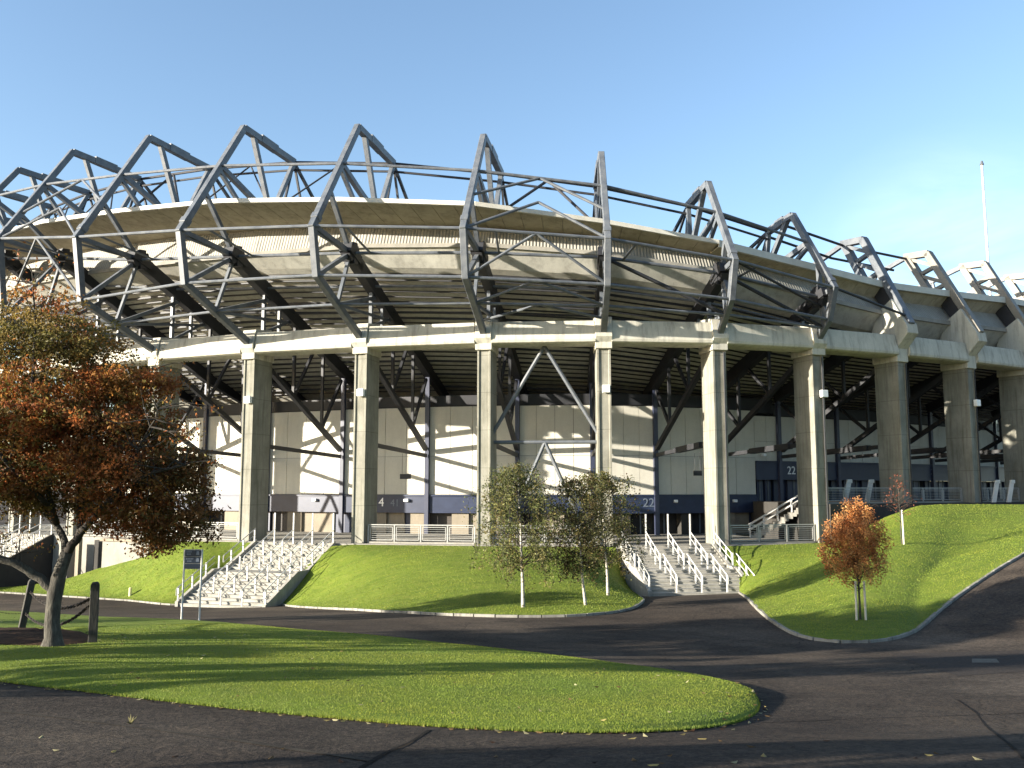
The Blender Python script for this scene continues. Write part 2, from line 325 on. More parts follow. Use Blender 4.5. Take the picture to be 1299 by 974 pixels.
# --- columns
def column(i):
    x, y, th = rg(i)[:3]; wd, dp = .94, 2.2; t = tang(i); o = Vector((-math.sin(th), -math.cos(th), 0)); c0 = Vector((x, y, 0))
    z0 = ZC - (2.5 if i < 3 else .6) if i < 9 else ZCR - 3.5
    def sec(z, sh=1.0):
        g = .09; prof2 = [(-.5, 0), (-.37, 0), (-.33, -g), (.33, -g), (.37, 0), (.5, 0), (.5, -dp), (-.5, -dp)]
        return [c0 + t * (a * wd * sh) + o * b + Vector((0, 0, z)) for a, b in prof2]
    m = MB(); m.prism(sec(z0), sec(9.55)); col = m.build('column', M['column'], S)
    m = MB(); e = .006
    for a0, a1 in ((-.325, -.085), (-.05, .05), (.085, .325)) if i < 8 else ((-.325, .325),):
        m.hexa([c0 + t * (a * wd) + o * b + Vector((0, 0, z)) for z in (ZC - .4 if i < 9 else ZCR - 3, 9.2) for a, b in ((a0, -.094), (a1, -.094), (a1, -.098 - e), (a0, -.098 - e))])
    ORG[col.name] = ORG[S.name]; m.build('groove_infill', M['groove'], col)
    m = MB()        # head block under the beam
    ww = wd * .62
    if i < 9.5:
        pr = [(-2.3, 9.55), (.16, 9.55), (.16, 10.0), (.42, 10.35), (.42, 10.55), (.05, 11.75), (-1.9, 12.0), (-2.3, 11.4)]
    else:
        pr = [(-2.3, 9.5), (.10, 9.5), (.10, 10.5), (1.15, 11.55), (1.05, 12.2), (-.25, 14.35), (-1.6, 13.5), (-2.3, 11.9)]
    m.prism([c0 - t * ww + o * a + Vector((0, 0, z)) for a, z in pr], [c0 + t * ww + o * a + Vector((0, 0, z)) for a, z in pr])
    m.build('column_head', M['beam'], col, bevel=.03)
    if i in (4, 5, 7, 9, 11):       # white floodlight box on the face
        p = c0 + o * .17 + t * (.12 if i < 8 else .3) + Vector((0, 0, 6.75 if i != 4 else 6.5)); m = MB()
        m.hexa([p + t * a + o * b + Vector((0, 0, c)) for c in (-.26, .26) for a, b in ((-.26, .14), (.26, .14), (.26, -.17), (-.26, -.17))]); m.build('wall_lamp', M['lamp'], col, bevel=.03)
    if i >= 8 or i in (3,):
        m = MB(); p = c0 + o * .07 + t * .30; m.tube([p + Vector((0, 0, 9.4)), p + Vector((0, 0, ZC))], .055, 6); m.build('downpipe', M['steeldark'], col)
    return col
for i in range(TMIN, TMAX + 1): column(i)

# --- ring beam, one straight piece per bay
for i in range(TMIN, TMAX):
    m = MB(); pr = [(.30, 10.02), (.34, 10.2), (.12, 11.5), (-1.5, 11.55), (-1.5, 9.92), (.05, 9.92)]
    for f0, f1 in ((.066, .934),):
        a = [P(i + f0 + .0, s, z) for s, z in pr]; b = [P(i + f1, s, z) for s, z in pr]
        ch = .035 if i > 8 else .012      # slanted ends
        a = [p + tang(i + .5) * (9 * ch * max(0, z - 10) * .4) for p, (s, z) in zip(a, pr)]; b = [p - tang(i + .5) * (9 * ch * max(0, z - 10) * .4) for p, (s, z) in zip(b, pr)]
        m.prism(a, b)
    m.build('ring_beam', M['beam'], S, bevel=.025)

# --- roof, soffit, corrugated fascia, stepped terrace underside
for i in range(TMIN, TMAX):
    Lm = (P(i + 1, 0, 0) - P(i, 0, 0)).length
    ts = [i + k / 4 for k in range(5)]
    m = MB(); ed = .3 if i < 8 else .5
    a, b = fE(i), fE(i + 1)
    def q(t, ds, dz, tab): s, z = tab(i) * (1 - (t - i)) + tab(i + 1) * (t - i); return P(t, s + ds, z + dz)
    pr = [(0, 0), (0, -ed), (-.25, -ed), (-.25, 0)]
    m.prism([q(i, s, z, fE) for s, z in pr], [q(i + 1, s, z, fE) for s, z in pr]); m.build('roof_edge', M['roofedge'], S)
    m = MB(); m.hexa([q(i, -.26, -.06, fE), q(i + 1, -.26, -.06, fE), P(i + 1, -30, fE(i + 1)[1] + 1.2), P(i, -30, fE(i)[1] + 1.2), q(i, -.26, .04, fE), q(i + 1, -.26, .04, fE), P(i + 1, -30, fE(i + 1)[1] + 1.4), P(i, -30, fE(i)[1] + 1.4)]); m.build('roof_deck', M['galv'], S)
    m = MB()        # soffit boards with open seams
    nb = 6
    for k in range(nb):
        t0, t1 = i + (k + .012) / nb, i + (k + .988) / nb
        m.hexa([q(t0, -.26, -ed + .02, fE), q(t1, -.26, -ed + .02, fE), q(t1, 0, 0, fF), q(t0, 0, 0, fF), q(t0, -.26, -ed + .08, fE), q(t1, -.26, -ed + .08, fE), q(t1, 0, .06, fF), q(t0, 0, .06, fF)])
    m.build('soffit', M['soffit'], S)
    m = MB(); n = 24; rows = [[q(i + k / n, 0, .05, fF) for k in range(n + 1)], [q(i + k / n, 0, 0, fG) for k in range(n + 1)]]
    m.grid(rows); m.grid([[p + Vector((0, 0, 0)) + (P(i, -1, 0) - P(i, 0, 0)) * .08 for p in r] for r in rows])
    fo = m.build('corrugated_fascia', M['corr'], S); at_ = fo.data.attributes.new('run', 'FLOAT', 'POINT'); at_.data.foreach_set('value', [Lm * k / n for _ in range(4) for k in range(n + 1)])
    m = MB(); pr = [(.07, -.05), (.05, .25), (-.12, .25), (-.12, -.05)]
    m.prism([q(i, s, z, fG) for s, z in pr], [q(i + 1, s, z, fG) for s, z in pr]); m.build('fascia_trim', M['slab'], S)
    # stepped precast units: lower lip of the fascia back and down to the inner wall, then on beyond it
    m = MB(); rows = [[q(t, -.1, -.04, fG) for t in ts], [q(t, 0, 0, fH) for t in ts]]
    NS = 19
    h0, h1 = fH(i), fH(i + 1); w0, w1 = float(fW(i)), float(fW(i + 1))
    def stp(t, u):
        f = t - i; h = h0 * (1 - f) + h1 * f; wz = w0 * (1 - f) + w1 * f; s = h[0] + (SW - h[0]) * u; z = h[1] + (wz - h[1]) * u; return s, z
    for k in range(NS + 9):
        u0, u1 = k / NS, (k + 1) / NS
        ue = u0 + (u1 - u0) * .84
        rows.append([P(t, stp(t, u0)[0], stp(t, u0)[1]) for t in ts])
        rows.append([P(t, stp(t, ue)[0], stp(t, ue)[1] - .05) for t in ts])
        rows.append([P(t, stp(t, ue)[0] - .01, stp(t, ue)[1] + .35) for t in ts])
        rows.append([P(t, stp(t, u1)[0], stp(t, u1)[1] + .35) for t in ts])
    m.grid(rows); m.build('terrace_underside', M['terrace'], S)
    m = MB()  # dark bars added to draw the shaded gaps between the terrace units
    for k in range(1, NS + 7):
        (sa_, za_), (sb_, zb_) = stp(i, k / NS), stp(i + 1, k / NS); m.beam(P(i, sa_, za_ - .07), P(i + 1, sb_, zb_ - .07), (.07 if k % 3 else .12), (.10 if k % 3 else .2), Vector((0, 1, 0)))
    m.build('terrace_shade_lines', M['steeldark'], S)
    # the dark hall behind and above the inner wall
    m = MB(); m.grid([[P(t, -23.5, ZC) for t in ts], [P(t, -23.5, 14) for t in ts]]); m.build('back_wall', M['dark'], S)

# --- inner wall: upright cream panels
def wall_zone(t0, t1, zb, zt, n):
    m = MB()
    for k in range(n):
        a, b = t0 + (t1 - t0) * (k + .010) / n, t0 + (t1 - t0) * (k + .990) / n
        for z0, z1 in ((zb, zb + (zt - zb) * .435 - .012), (zb + (zt - zb) * .435 + .012, zt)):
            m.hexa([P(a, SW, z0), P(b, SW, z0), P(b, SW - .15, z0), P(a, SW - .15, z0), P(a, SW, z1), P(b, SW, z1), P(b, SW - .15, z1), P(a, SW - .15, z1)])
    return m
def ringbox(m, t0, t1, s0, s1, z0, z1, mi=0):
    m.hexa([P(t0, s0, z0), P(t1, s0, z0), P(t1, s1, z0), P(t0, s1, z0), P(t0, s0, z1), P(t1, s0, z1), P(t1, s1, z1), P(t0, s1, z1)], mi)
TS = 9.62       # the wall steps up here
for i in range(TMIN, TMAX):
    segs = [(i, i + 1)] if not (i < TS < i + 1) else [(i, TS), (TS, i + 1)]
    for a, b in segs:
        right = a >= TS - .01; zb = 2.4 if right else ZWB; zt = 6.3 if right else ZWT - .02 * abs(i - 5) ** 1.5
        wall_zone(a, b, zb, zt, max(2, round(4 * (b - a)))).build('wall_panel', M['panel'], S)
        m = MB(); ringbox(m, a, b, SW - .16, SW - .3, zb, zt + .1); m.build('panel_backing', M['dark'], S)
        m = MB(); ringbox(m, a, b, SW + .12, SW - .25, zb - 1.55 if not right else .75, zb - .02); ringbox(m, a, b, SW + .2, SW + .12, zb - .16, zb - .03); m.build('fascia_band', M['navy'], S)
        floor = ZCR if right else ZC; zt2 = zb - 1.56 if not right else .74
        # piers and shuttered openings below the band
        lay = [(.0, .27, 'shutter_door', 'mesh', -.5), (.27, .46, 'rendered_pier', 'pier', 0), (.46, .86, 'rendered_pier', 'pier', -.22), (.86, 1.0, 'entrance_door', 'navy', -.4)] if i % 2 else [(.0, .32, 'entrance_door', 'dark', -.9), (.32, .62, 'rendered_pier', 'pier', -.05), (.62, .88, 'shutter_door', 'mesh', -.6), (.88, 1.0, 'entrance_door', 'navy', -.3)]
        if i in (7, 8): lay = [(.0, .42, 'entrance_door', 'dark', -1.1), (.42, .6, 'rendered_pier', 'stepside', -.1), (.6, 1.0, 'entrance_door', 'dark', -.9)]  # near-black colour carries the shade inside these doorways
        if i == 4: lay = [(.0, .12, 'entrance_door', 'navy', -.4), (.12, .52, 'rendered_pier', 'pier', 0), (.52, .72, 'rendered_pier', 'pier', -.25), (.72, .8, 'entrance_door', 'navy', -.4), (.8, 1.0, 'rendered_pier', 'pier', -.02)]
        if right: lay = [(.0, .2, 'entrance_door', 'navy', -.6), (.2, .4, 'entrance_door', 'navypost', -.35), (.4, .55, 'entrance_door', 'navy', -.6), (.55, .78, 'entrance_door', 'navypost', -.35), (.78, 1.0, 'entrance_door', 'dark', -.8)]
        for f0, f1, nm, mt, ds in lay:
            m = MB(); ta, tb = a + (b - a) * f0, a + (b - a) * f1; ringbox(m, ta, tb - .002, SW - .1 + ds, SW - 1.4, floor, zt2); o = m.build(nm, M[mt], S)
            if nm == 'entrance_door' and f1 - f0 > .15:
                ORG[o.name] = ORG[S.name]; m = MB(); tm = (ta + tb) / 2; ringbox(m, tm - .012, tm + .012, SW - .04 + ds, SW - .098 + ds, floor + .05, floor + 2.0); m.build('door_frame', M['steel'], o)
# letters and small lamps on the band
def text_on_band(s_, t, z, size, mat, name='gate_number'):
    cu = bpy.data.curves.new('txt', 'FONT'); cu.body = s_; cu.size = size; cu.align_x = 'CENTER'; cu.align_y = 'CENTER'; cu.extrude = .012
    tmp = bpy.data.objects.new('txt', cu); COL.objects.link(tmp); dg = bpy.context.evaluated_depsgraph_get(); me = bpy.data.meshes.new_from_object(tmp.evaluated_get(dg))
    bpy.data.objects.remove(tmp); th = rg(t)[2]; p = P(t, SW + .135, z)
    me.transform(Matrix.Translation(p - ORG[S.name]) @ Matrix.Rotation(-th, 4, 'Z') @ Matrix.Rotation(math.pi / 2, 4, 'X'))
    me.materials.clear(); me.materials.append(mat); o = bpy.data.objects.new(name, me); COL.objects.link(o); o.parent = S; return o
def t_at_px(px, s):     # frame parameter whose point at offset s lies in the direction of the picture column px
    lo, hi = TMIN, TMAX
    for _ in range(40):
        mid = (lo + hi) / 2; p = P(mid, s, 0)
        if p.x / p.y < (px - CX) / FPX: lo = mid
        else: hi = mid
    return lo
for px, tx, z, sz, mt in ((486, '4', -1.2, 1.05, 'letter'), (503, '41', -1.25, .85, 'letterdim'), (821, '22', -1.2, 1.0, 'letterdim'), (1001, '22', 1.55, 1.0, 'letter'), (1179, '20', 1.6, .8, 'letterdim')):
    text_on_band(tx, t_at_px(px, SW), z, sz, M[mt])
for px, z in ((518, -1.0), (403, -1.0), (854, -1.05), (928, -1.05), (966, 2.9), (1202, 1.7)):
    t = t_at_px(px, SW); m = MB(); ringbox(m, t - .028, t + .028, SW + .4, SW + .1, z - .12, z + .12); m.build('bulkhead_lamp', M['lamp'], S, bevel=.04)
for px, z in ((515, .95), (884, 1.2)):      # little signs hung from the tie
    t = t_at_px(px, -9.0); m = MB(); ringbox(m, t - .055, t + .055, -8.95, -9.05, z - .2, z + .2)
    for d in (-.035, .035): m.tube([P(t + d, -9, z + .2), P(t + d, -9, 2.8)], .015, 4)
    m.build('hanging_sign', M['steeldark'], S)

# --- steel frames
def frame(i):
    x, y, th, za, z1, z2, sa, r1 = rg(i); T = tang(i)
    def p(s, z): return P(i, s, z)
    def lerp(a, b, f): return (a[0] + (b[0] - a[0]) * f, a[1] + (b[1] - a[1]) * f)
    root = None
    Apt = (sa, za)
    def strut(a, b, w, h, mat='steel', name='strut'):
        m = MB(); m.beam(p(*a), p(*b), w, h, T); return m.build(name, M[mat], root)
    if i < 9.5:
        UE, LE, B = (r1, z1), (r1 - .7, z2), (.15, 10.75)
        N = (.27 * r1, z1 - .4); E = tuple(fE(i))
        ov = .16
        m = MB(); m.beam(p(*lerp(LE, B, -.02)), p(*B), .42, .46, T); m.beam(p(*lerp(UE, LE, -.02)), p(*lerp(UE, LE, 1.03)), .43, .48, T); m.beam(p(*Apt), p(*lerp(Apt, UE, 1.02)), .42, .47, T)
        fl = lerp(Apt, UE, .93); m.beam(p(*lerp(Apt, UE, .90)), p(*lerp(Apt, UE, .945)), .52, .58, T)     # splice collar
        root = m.build('roof_truss', M['steel'], S, bevel=.03); ORG[root.name] = ORG[S.name]
        cl_ = 6.5 if i < 7 else {7: 5.6, 8: 3.9, 9: 3.0}[int(i)]; I1 = (sa - cl_, za - .5)
        strut(lerp(Apt, UE, .01), I1, .44, .48, name='roof_chord')
        strut(lerp(Apt, I1, .30), lerp(Apt, I1, .62), .5, .6, name='chord_splice')
        zr = E[1] + .3
        Pm = lerp(Apt, UE, .40); Q = (sa - 3.6, zr)
        strut(Pm, Q, .34, .38); strut(lerp(Apt, I1, .16), Q, .34, .36); strut(Q, I1, .32, .34); strut(lerp(Pm, UE, .05), (sa + .3 if i < 7 else sa, zr), .26, .28)
        strut(I1, (sa - 13.5, zr + .3), .2, .22, 'steeldark'); strut(I1, (sa - 8.5, zr + .2), .16, .16, 'steeldark'); strut(I1, (sa - 4.8, zr + .1), .16, .16, 'steeldark')
        Mx = lerp(Apt, UE, min(.95, (za - E[1]) / (za - z1)))
        strut(Mx, N, .28, .30); strut(UE, N, .32, .34); strut(LE, N, .28, .28)
        L2 = lerp(LE, B, .45)
        strut(N, L2, .22, .22); strut(N, lerp(UE, LE, .1), .14, .14)
        rk = (-3.0, N[1] - 2.1); strut(L2, rk, .24, .26)
        # gusset plates where the members meet
        m = MB(); c = p(*N)
        for a_, b_, w_ in (((-.95, -.35), (.75, .25), .9), ((-.2, -.75), (-.05, .75), .8), ((-.75, .35), (.65, -.45), .7), ((-1.5, -.75), (-.3, -.25), .62)):
            m.beam(p(N[0] + a_[0], N[1] + a_[1]), p(N[0] + b_[0], N[1] + b_[1]), w_, .62, T)
        m.build('node_plate', M['steeldark'], root)
        wz = float(fW(i)) - .75
        strut((N[0] - .1, N[1] - .1), (SW, wz), .62, 1.0, 'steeldark', 'raker'); strut((SW, wz), (SW - 8, wz - 3.0), .5, .85, 'steeldark', 'raker')
        def rz(s): return N[1] + (wz - N[1]) * (s - N[0]) / (SW - N[0])
        strut((-1.6, rz(-1.6)), (-1.6, 11.7), .24, .26); strut((-3.6, rz(-3.6)), (-3.6, 11.5), .2, .22); strut(L2, (-5.6, rz(-5.6) - .3), .18, .2); strut((-1.6, 11.8), (-5.2, rz(-5.2) - .3), .18, .2)
    else:
        E = tuple(fE(i)); end = (.92, 12.2); Ai = (sa - 1.95, za + .12)
        mt_ = 'steel' if i == 10 else 'steelpale'; m = MB(); m.beam(p(*Apt), p(*end), .62, .55, T)
        root = m.build('roof_truss', M[mt_], S, bevel=.03); ORG[root.name] = ORG[S.name]
        dvec = ((end[0] - Apt[0]), (end[1] - Apt[1])); In = (Ai[0] + dvec[0] * .62, Ai[1] + dvec[1] * .62)
        strut(Ai, In, .62, .5, mt_, name='inner_leg'); strut((Apt[0] + .12, Apt[1] - .05), (Ai[0] - .2, Ai[1]), .62, .5, mt_, name='top_cap')
        prev = lerp(Ai, In, .05)
        for k, f in enumerate((.22, .40, .58, .76)):
            nx = lerp(Apt, end, f * .62 + .03) if k % 2 == 0 else lerp(Ai, In, f)
            strut(prev, nx, .36, .28, mt_); prev = nx
        I1 = (sa - 12, E[1] + .9); strut(Ai, I1, .3, .36, name='roof_chord'); strut((Ai[0] - 3, Ai[1] - .9), (Ai[0] - 2.4, E[1]), .2, .2); strut((Ai[0] - 3, Ai[1] - .9), (Ai[0] - 6, E[1] + .2), .2, .2)
        N = (-1.0, 12.9); wz = float(fW(i)) - .75
        strut((-1.2, 12.3), (SW, wz), .6, .9, 'steeldark', 'raker')
        def rz(s): return 12.3 + (wz - 12.3) * (s + 1.2) / (SW + 1.2)
        # dark block beside the leg
        m = MB(); m.prism([p(*q) - T * .25 for q in ((-.45, 14.1), (-1.2, 13.5), (-2.3, 15.2), (-1.35, 15.75))], [p(*q) + T * .25 for q in ((-.45, 14.1), (-1.2, 13.5), (-2.3, 15.2), (-1.35, 15.75))]); m.build('leg_dark_block', M['steeldark'], root)
    # lower half: post at the inner wall, diagonal and tie below the beam
    zt = rz(SW); st = 'steeldark'
    m = MB(); a = p(SW + .17, ZC if i < 9.5 else ZCR); b = p(SW + .17, zt - .2); m.beam(a, b, .36, .30, T); m.build('support_post', M['navypost'], S)
    d0, d1 = (-2.1, 9.3), (SW + .55, 3.3)
    def dg_(s): return (s, d0[1] + (d1[1] - d0[1]) * (s - d0[0]) / (d1[0] - d0[0]))
    low = MB(); low.beam(p(*d0), p(*d1), .34, .36, T); lw = low.build('lower_truss', M[st], S); ORG[lw.name] = ORG[S.name]; root = lw
    strut((-2.1, 3.2), (SW + .5, 2.75), .24, .30, st, 'tie_beam')
    if i > 7.5: strut((-3.5, 3.15), (-8.5, 2.95), .45, .42, 'steeldark', 'tie_cladding')
    for s in (-5.8, -10.0): strut((s, rz(s) - .2), dg_(s), .22, .22, st)
    strut(dg_(-5.8), (-9.0, rz(-9.0)), .22, .22, st); strut(dg_(-10.0), (SW + .6, rz(SW) - .6), .22, .24, st)
for i in range(TMIN, TMAX + 1): frame(i)

# --- tie tubes from frame to frame
CLN = {7: 5.6, 8: 3.9, 9: 3.0}
def keypts(i):
    x, y, th, za, z1, z2, sa, r1 = rg(i); ap = (sa, za); ue = (r1, z1); le = (r1 - .7, z2); b = (.15, 10.75)
    l = lambda a, c, f: (a[0] + (c[0] - a[0]) * f, a[1] + (c[1] - a[1]) * f)
    E = fE(i)
    return dict(P=l(ap, ue, .40), I=(sa - CLN.get(i, 6.5), za - .5), I2=(sa - CLN.get(i, 6.5), za - 1.15), Q=(sa - 3.6, fE(i)[1] + .75), R1=(-1.6, z1 - 2.0), R2=(-5.0, z1 - 3.3), U=ue, N=(.27 * r1, z1 - .4), L=le, M=l(le, b, .45), B=(.3, 11.6), E=l(ap, ue, min(.95, (za - E[1]) / max(.1, za - z1))))
def tie(a, b, r, mat='steel', name='tie_tube'):
    m = MB(); m.tube([a, b], r, 8); return m.build(name, M[mat], S)
for i in range(TMIN, 9):
    ka, kb = keypts(i), keypts(i + 1)
    for k, r, mt in (('P', .11, 'steel'), ('I', .12, 'steeldark'), ('I2', .10, 'steeldark'), ('Q', .12, 'steeldark'), ('R1', .09, 'steel'), ('R2', .09, 'steeldark'), ('U', .11, 'steel'), ('N', .12, 'steel'), ('L', .11, 'steel'), ('M', .10, 'steel')):
        tie(P(i, *ka[k]), P(i + 1, *kb[k]), r, mt)
    for f in (.22,):
        tie(P(i, *ka['U']).lerp(P(i + 1, *kb['U']), f), P(i, *ka['N']).lerp(P(i + 1, *kb['N']), f - .06), .08, 'steel', 'brace_tube')
    if i in (0, 1, 3, 4): tie(P(i, *ka['I']).lerp(P(i + 1, *kb['I']), .5), P(i + 1, *kb['Q']), .07, 'steeldark', 'brace_tube'); tie(P(i, *ka['I']).lerp(P(i + 1, *kb['I']), .5), P(i, *ka['Q']), .07, 'steeldark', 'brace_tube')
    if i in (7, 8): tie(P(i, *ka['N']), P(i + 1, *kb['M']), .14, 'steeldark', 'brace_tube')
    if i in (2, 6, -1):      # the braced bays: inverted V in every panel
        def mid(k): return (P(i, *ka[k]) + P(i + 1, *kb[k])) / 2
        for top, foot in (('P', 'E'), ('E', 'U'), ('U', 'L'), ('L', 'M'), ('M', 'B')):
            for kk, j in ((ka, i), (kb, i + 1)): tie(mid(top), P(j, *kk[foot]), .10, 'steel', 'brace_tube')
        for kk, j in ((ka, i), (kb, i + 1)): tie(mid('I'), P(j, *kk['Q']), .11, 'steeldark', 'brace_tube')
        a, b = P(i, -1.2, 3.2), P(i + 1, -1.2, 3.2); c = (P(i, -1.0, 9.9) + P(i + 1, -1.0, 9.9)) / 2
        tie(a, b, .13, 'steel', 'brace_tube'); tie(a, c, .14, 'steel', 'brace_tube'); tie(b, c, .14, 'steel', 'brace_tube')
        h = (a + b) / 2; tie(h, P(i + .12, -1.2, ZC), .13, 'steel', 'brace_tube'); tie(h, P(i + .88, -1.2, ZC), .13, 'steel', 'brace_tube')
for i in range(9, TMAX):
    for ds, dz in ((-1.9, -.1), (-3.4, -.75)):
        a, b = rg(i), rg(i + 1)
        if i < 11: tie(P(i, a[6] + ds, a[3] + dz), P(i + 1, b[6] + ds, b[3] + dz), .11, 'steeldark')
for i in (8, 9):
    ka = keypts(i); tie(P(i, *ka['U']), P(i + 1, .7, 12.9), .10, 'steeldark')
for i in range(TMIN, TMAX):       # dark strip added to stand in for shade over the inner wall
    m = MB(); zt_ = (6.3 if i > 9 else 6.9); ringbox(m, i, i + 1, SW - .5, SW - .9, zt_ - .3, zt_ + 1.0); m.build('void_shade_strip', M['steeldark'], S)

# --- concourse slabs
def slab(t0, t1, z, zlow, name):
    m = MB(); n = max(1, int((t1 - t0) * 4)); ta = [t0 + (t1 - t0) * k / n for k in range(n + 1)]
    m.grid([[P(t, -24, z) for t in ta], [P(t, .6, z) for t in ta]]); m.grid([[P(t, .6, z) for t in ta], [P(t, .6, zlow) for t in ta]])
    return m.build(name, M['slab'], S)
for i in range(TMIN, 9): slab(i, i + 1, ZC, -8.6, 'concourse_slab')
m = MB(); c = [(22.45, 64.9), (29.2, 68.0), (36.4, 71.7), (43.3, 76.0), (50, 80.5), (56, 85), (69, 95.5), (58, 110), (44, 100), (20.6, 85), (20.7, 79.6), (22.0, 71.5)]
m.prism([(a, b, -6) for a, b in c], [(a, b, ZCR) for a, b in c]); m.build('raised_concourse', M['stepside'], S)  # slab coloured dark in place of the shade behind the inner stairs

# ------------------------------------------------------------------ banks, kerbs, lawn
def dome(v): return (.10 * v + .90 * (v * v * (3 - 2 * v))) if v < .8 else 1 - (1 - (.10 * .8 + .9 * (.64 * 1.4))) * ((1 - v) / .2) ** 1.3
def lip(line, up=.10): return [Vector((p.x, p.y, G(p.x, p.y) + up)) for p in line]
zc = ZC - .04
klB = px_line([(-90, 748), (-30, 750), (0, 752), (80, 757), (160, 762), (215, 768), (240, 768), (252, 763)], 60)
kmB = px_line([(350, 765), (372, 770), (420, 773), (480, 776.5), (560, 781), (640, 783.5), (720, 783), (775, 779), (806, 772), (817, 763), (808, 755), (799, 749)], 90)
krB = px_line([(936, 750), (948, 760), (962, 775), (982, 791), (1003, 804), (1030, 813), (1060, 817), (1095, 817), (1130, 813), (1155, 805), (1170, 795), (1188, 778), (1215, 757), (1255, 730), (1299, 704), (1345, 681), (1400, 655)], 110)
kerb('kerb', klB); kerb('kerb', kmB); kerb('kerb', krB)
topL = smooth_line([at(-100, 747, 73), at(-20, 747, 72), at(40, 742, 71), at(85, 734, 70), at(140, 716, 70), at(190, 699, 69), P(3.3, .8, zc - .1), P(3.75, .8, zc), P(4.13, .75, zc)], 60, 1)
topM = smooth_line([P(4.86, 1.3, zc - .1), P(5.0, .9, zc), P(5.5, .75, zc), P(6, .75, zc), P(6.5, .75, zc), P(7.07, .9, zc)], 90, 1)
topR = smooth_line([P(7.86, 1.0, zc), P(8.2, .75, zc), P(8.9, .75, zc + .1), P(9.1, .9, zc + .3), at(1100, 668, 64), at(1125, 655, 64), at(1165, 641, 64), at(1200, 639.5, 64.5), at(1250, 639.5, 66), at(1300, 640, 68), at(1360, 641, 70), at(1430, 642, 73)], 110, 1)
loft('grass_bank', lip(klB), topL, 30, dome, ends=(0, 1)); loft('grass_bank', lip(kmB), topM, 34, dome, ends=(1, 1)); loft('grass_bank', lip(krB), topR, 40, lambda v: .25 * v + .75 * dome(v), ends=(1, 0))
front = px_line([(-330, 800), (-150, 835), (-60, 852), (0, 866), (100, 877), (200, 889), (350, 905), (500, 919), (650, 928), (760, 931), (850, 929), (915, 922), (948, 913), (962, 903), (964, 895), (960, 886)], 140)
back = px_line([(-330, 768), (-150, 771), (0, 776), (100, 782), (250, 789), (350, 798), (480, 808), (600, 821), (700, 833), (800, 846), (880, 857), (925, 867), (948, 876), (957, 881), (960, 886)], 140)
lr = []
for j in range(41):
    v = j / 40; row = []
    for a, b in zip(front, back):
        p = a.lerp(b, v); e = min(v, 1 - v) * (a - b).length; h = .012 + .03 * min(1, e / .12) + .14 * (1 - math.exp(-e / 1.2)); row.append(Vector((p.x, p.y, G(p.x, p.y) + h + .02 * fnoise(p.x, p.y, .6))))
    lr.append(row)
m = MB(); m.grid(lr); structure(m.build('lawn', M['grass'], smooth=True))

# grass blades (nobody could count them)
def blades(name, rows, n, hgt, wid, dmax, label, edge=0.0):
    A = np.array([[tuple(p) for p in r] for r in rows]); nr, nc = A.shape[:2]
    # sample more where cells are near
    a, b, c, d = A[:-1, :-1], A[:-1, 1:], A[1:, 1:], A[1:, :-1]
    area = np.linalg.norm(np.cross(b - a, d - a), axis=2); cen = (a + b + c + d) / 4; dist = np.linalg.norm(cen[..., :2], axis=2)
    vis = (np.abs(cen[..., 0] / np.maximum(1, cen[..., 1])) < .62) & (dist < dmax)
    wgt = (area * vis / np.maximum(8, dist) ** 1.5).ravel(); wgt /= wgt.sum()
    idx = RNG.choice(len(wgt), n, p=wgt); i, j = np.unravel_index(idx, area.shape); u, v = RNG.random((n, 1)), RNG.random((n, 1))
    p = a[i, j] * (1 - u) * (1 - v) + b[i, j] * u * (1 - v) + c[i, j] * u * v + d[i, j] * (1 - u) * v
    dd = np.linalg.norm(p[:, :2], axis=1, keepdims=True)
    ang = RNG.random((n, 1)) * 2 * np.pi; sx = np.hstack([np.cos(ang), np.sin(ang), np.zeros((n, 1))]) * wid * (dd / 15) ** .8
    lean = (RNG.random((n, 2)) - .5) * 1.1; h = hgt * (.5 + RNG.random((n, 1)))
    tip = p + np.hstack([lean * h, h])
    V = np.stack([p - sx - [0, 0, .01], p + sx - [0, 0, .01], tip], 1).reshape(-1, 3)
    me = bpy.data.meshes.new(name); me.from_pydata(V.tolist(), [], np.arange(3 * n).reshape(-1, 3).tolist())
    t = RNG.random((n, 1)); col = np.hstack([.122 + .085 * t, .174 + .058 * t, .015 + .018 * t, np.ones((n, 1))]); col[:, :3] *= (.86 + .28 * RNG.random((n, 1))); pn = np.array([(fnoise(x, y, .5), fnoise(x + 40, y, 1.6)) for x, y in p[:, :2]]); col[:, 0] *= 1 + .34 * pn[:, 0] + .12 * pn[:, 1]; col[:, 1] *= 1 + .16 * pn[:, 0] + .16 * pn[:, 1]; col = np.repeat(col, 3, 0)
    at_ = me.attributes.new('tint', 'FLOAT_COLOR', 'POINT'); at_.data.foreach_set('color', col.ravel()); me.materials.append(M['blade'])
    o = bpy.data.objects.new(name, me); COL.objects.link(o); return tag(o, label, 'grass', kind='stuff')
blades('lawn_grass', lr, 230000, .018, .0050, 34, 'short green grass blades covering the front lawn')
ed_ = [[p + Vector((0, .03, .0)) for p in front], [p + Vector((0, -.07, -.02)) for p in front]]
for r in ed_:
    for p in r: p.z = G(p.x, p.y) + .022
blades('edge_grass', ed_, 4500, .036, .005, 34, 'longer ragged grass along the near edge of the lawn')
for rr, n, lb in zip(GRASS_PATCHES, (14000, 32000, 40000), ('short grass blades on the left bank below the tree', 'short grass blades on the bank between the stairs', 'short grass blades on the right bank under the small trees')):
    blades('bank_grass', rr, n, .030, .008, 90, lb)

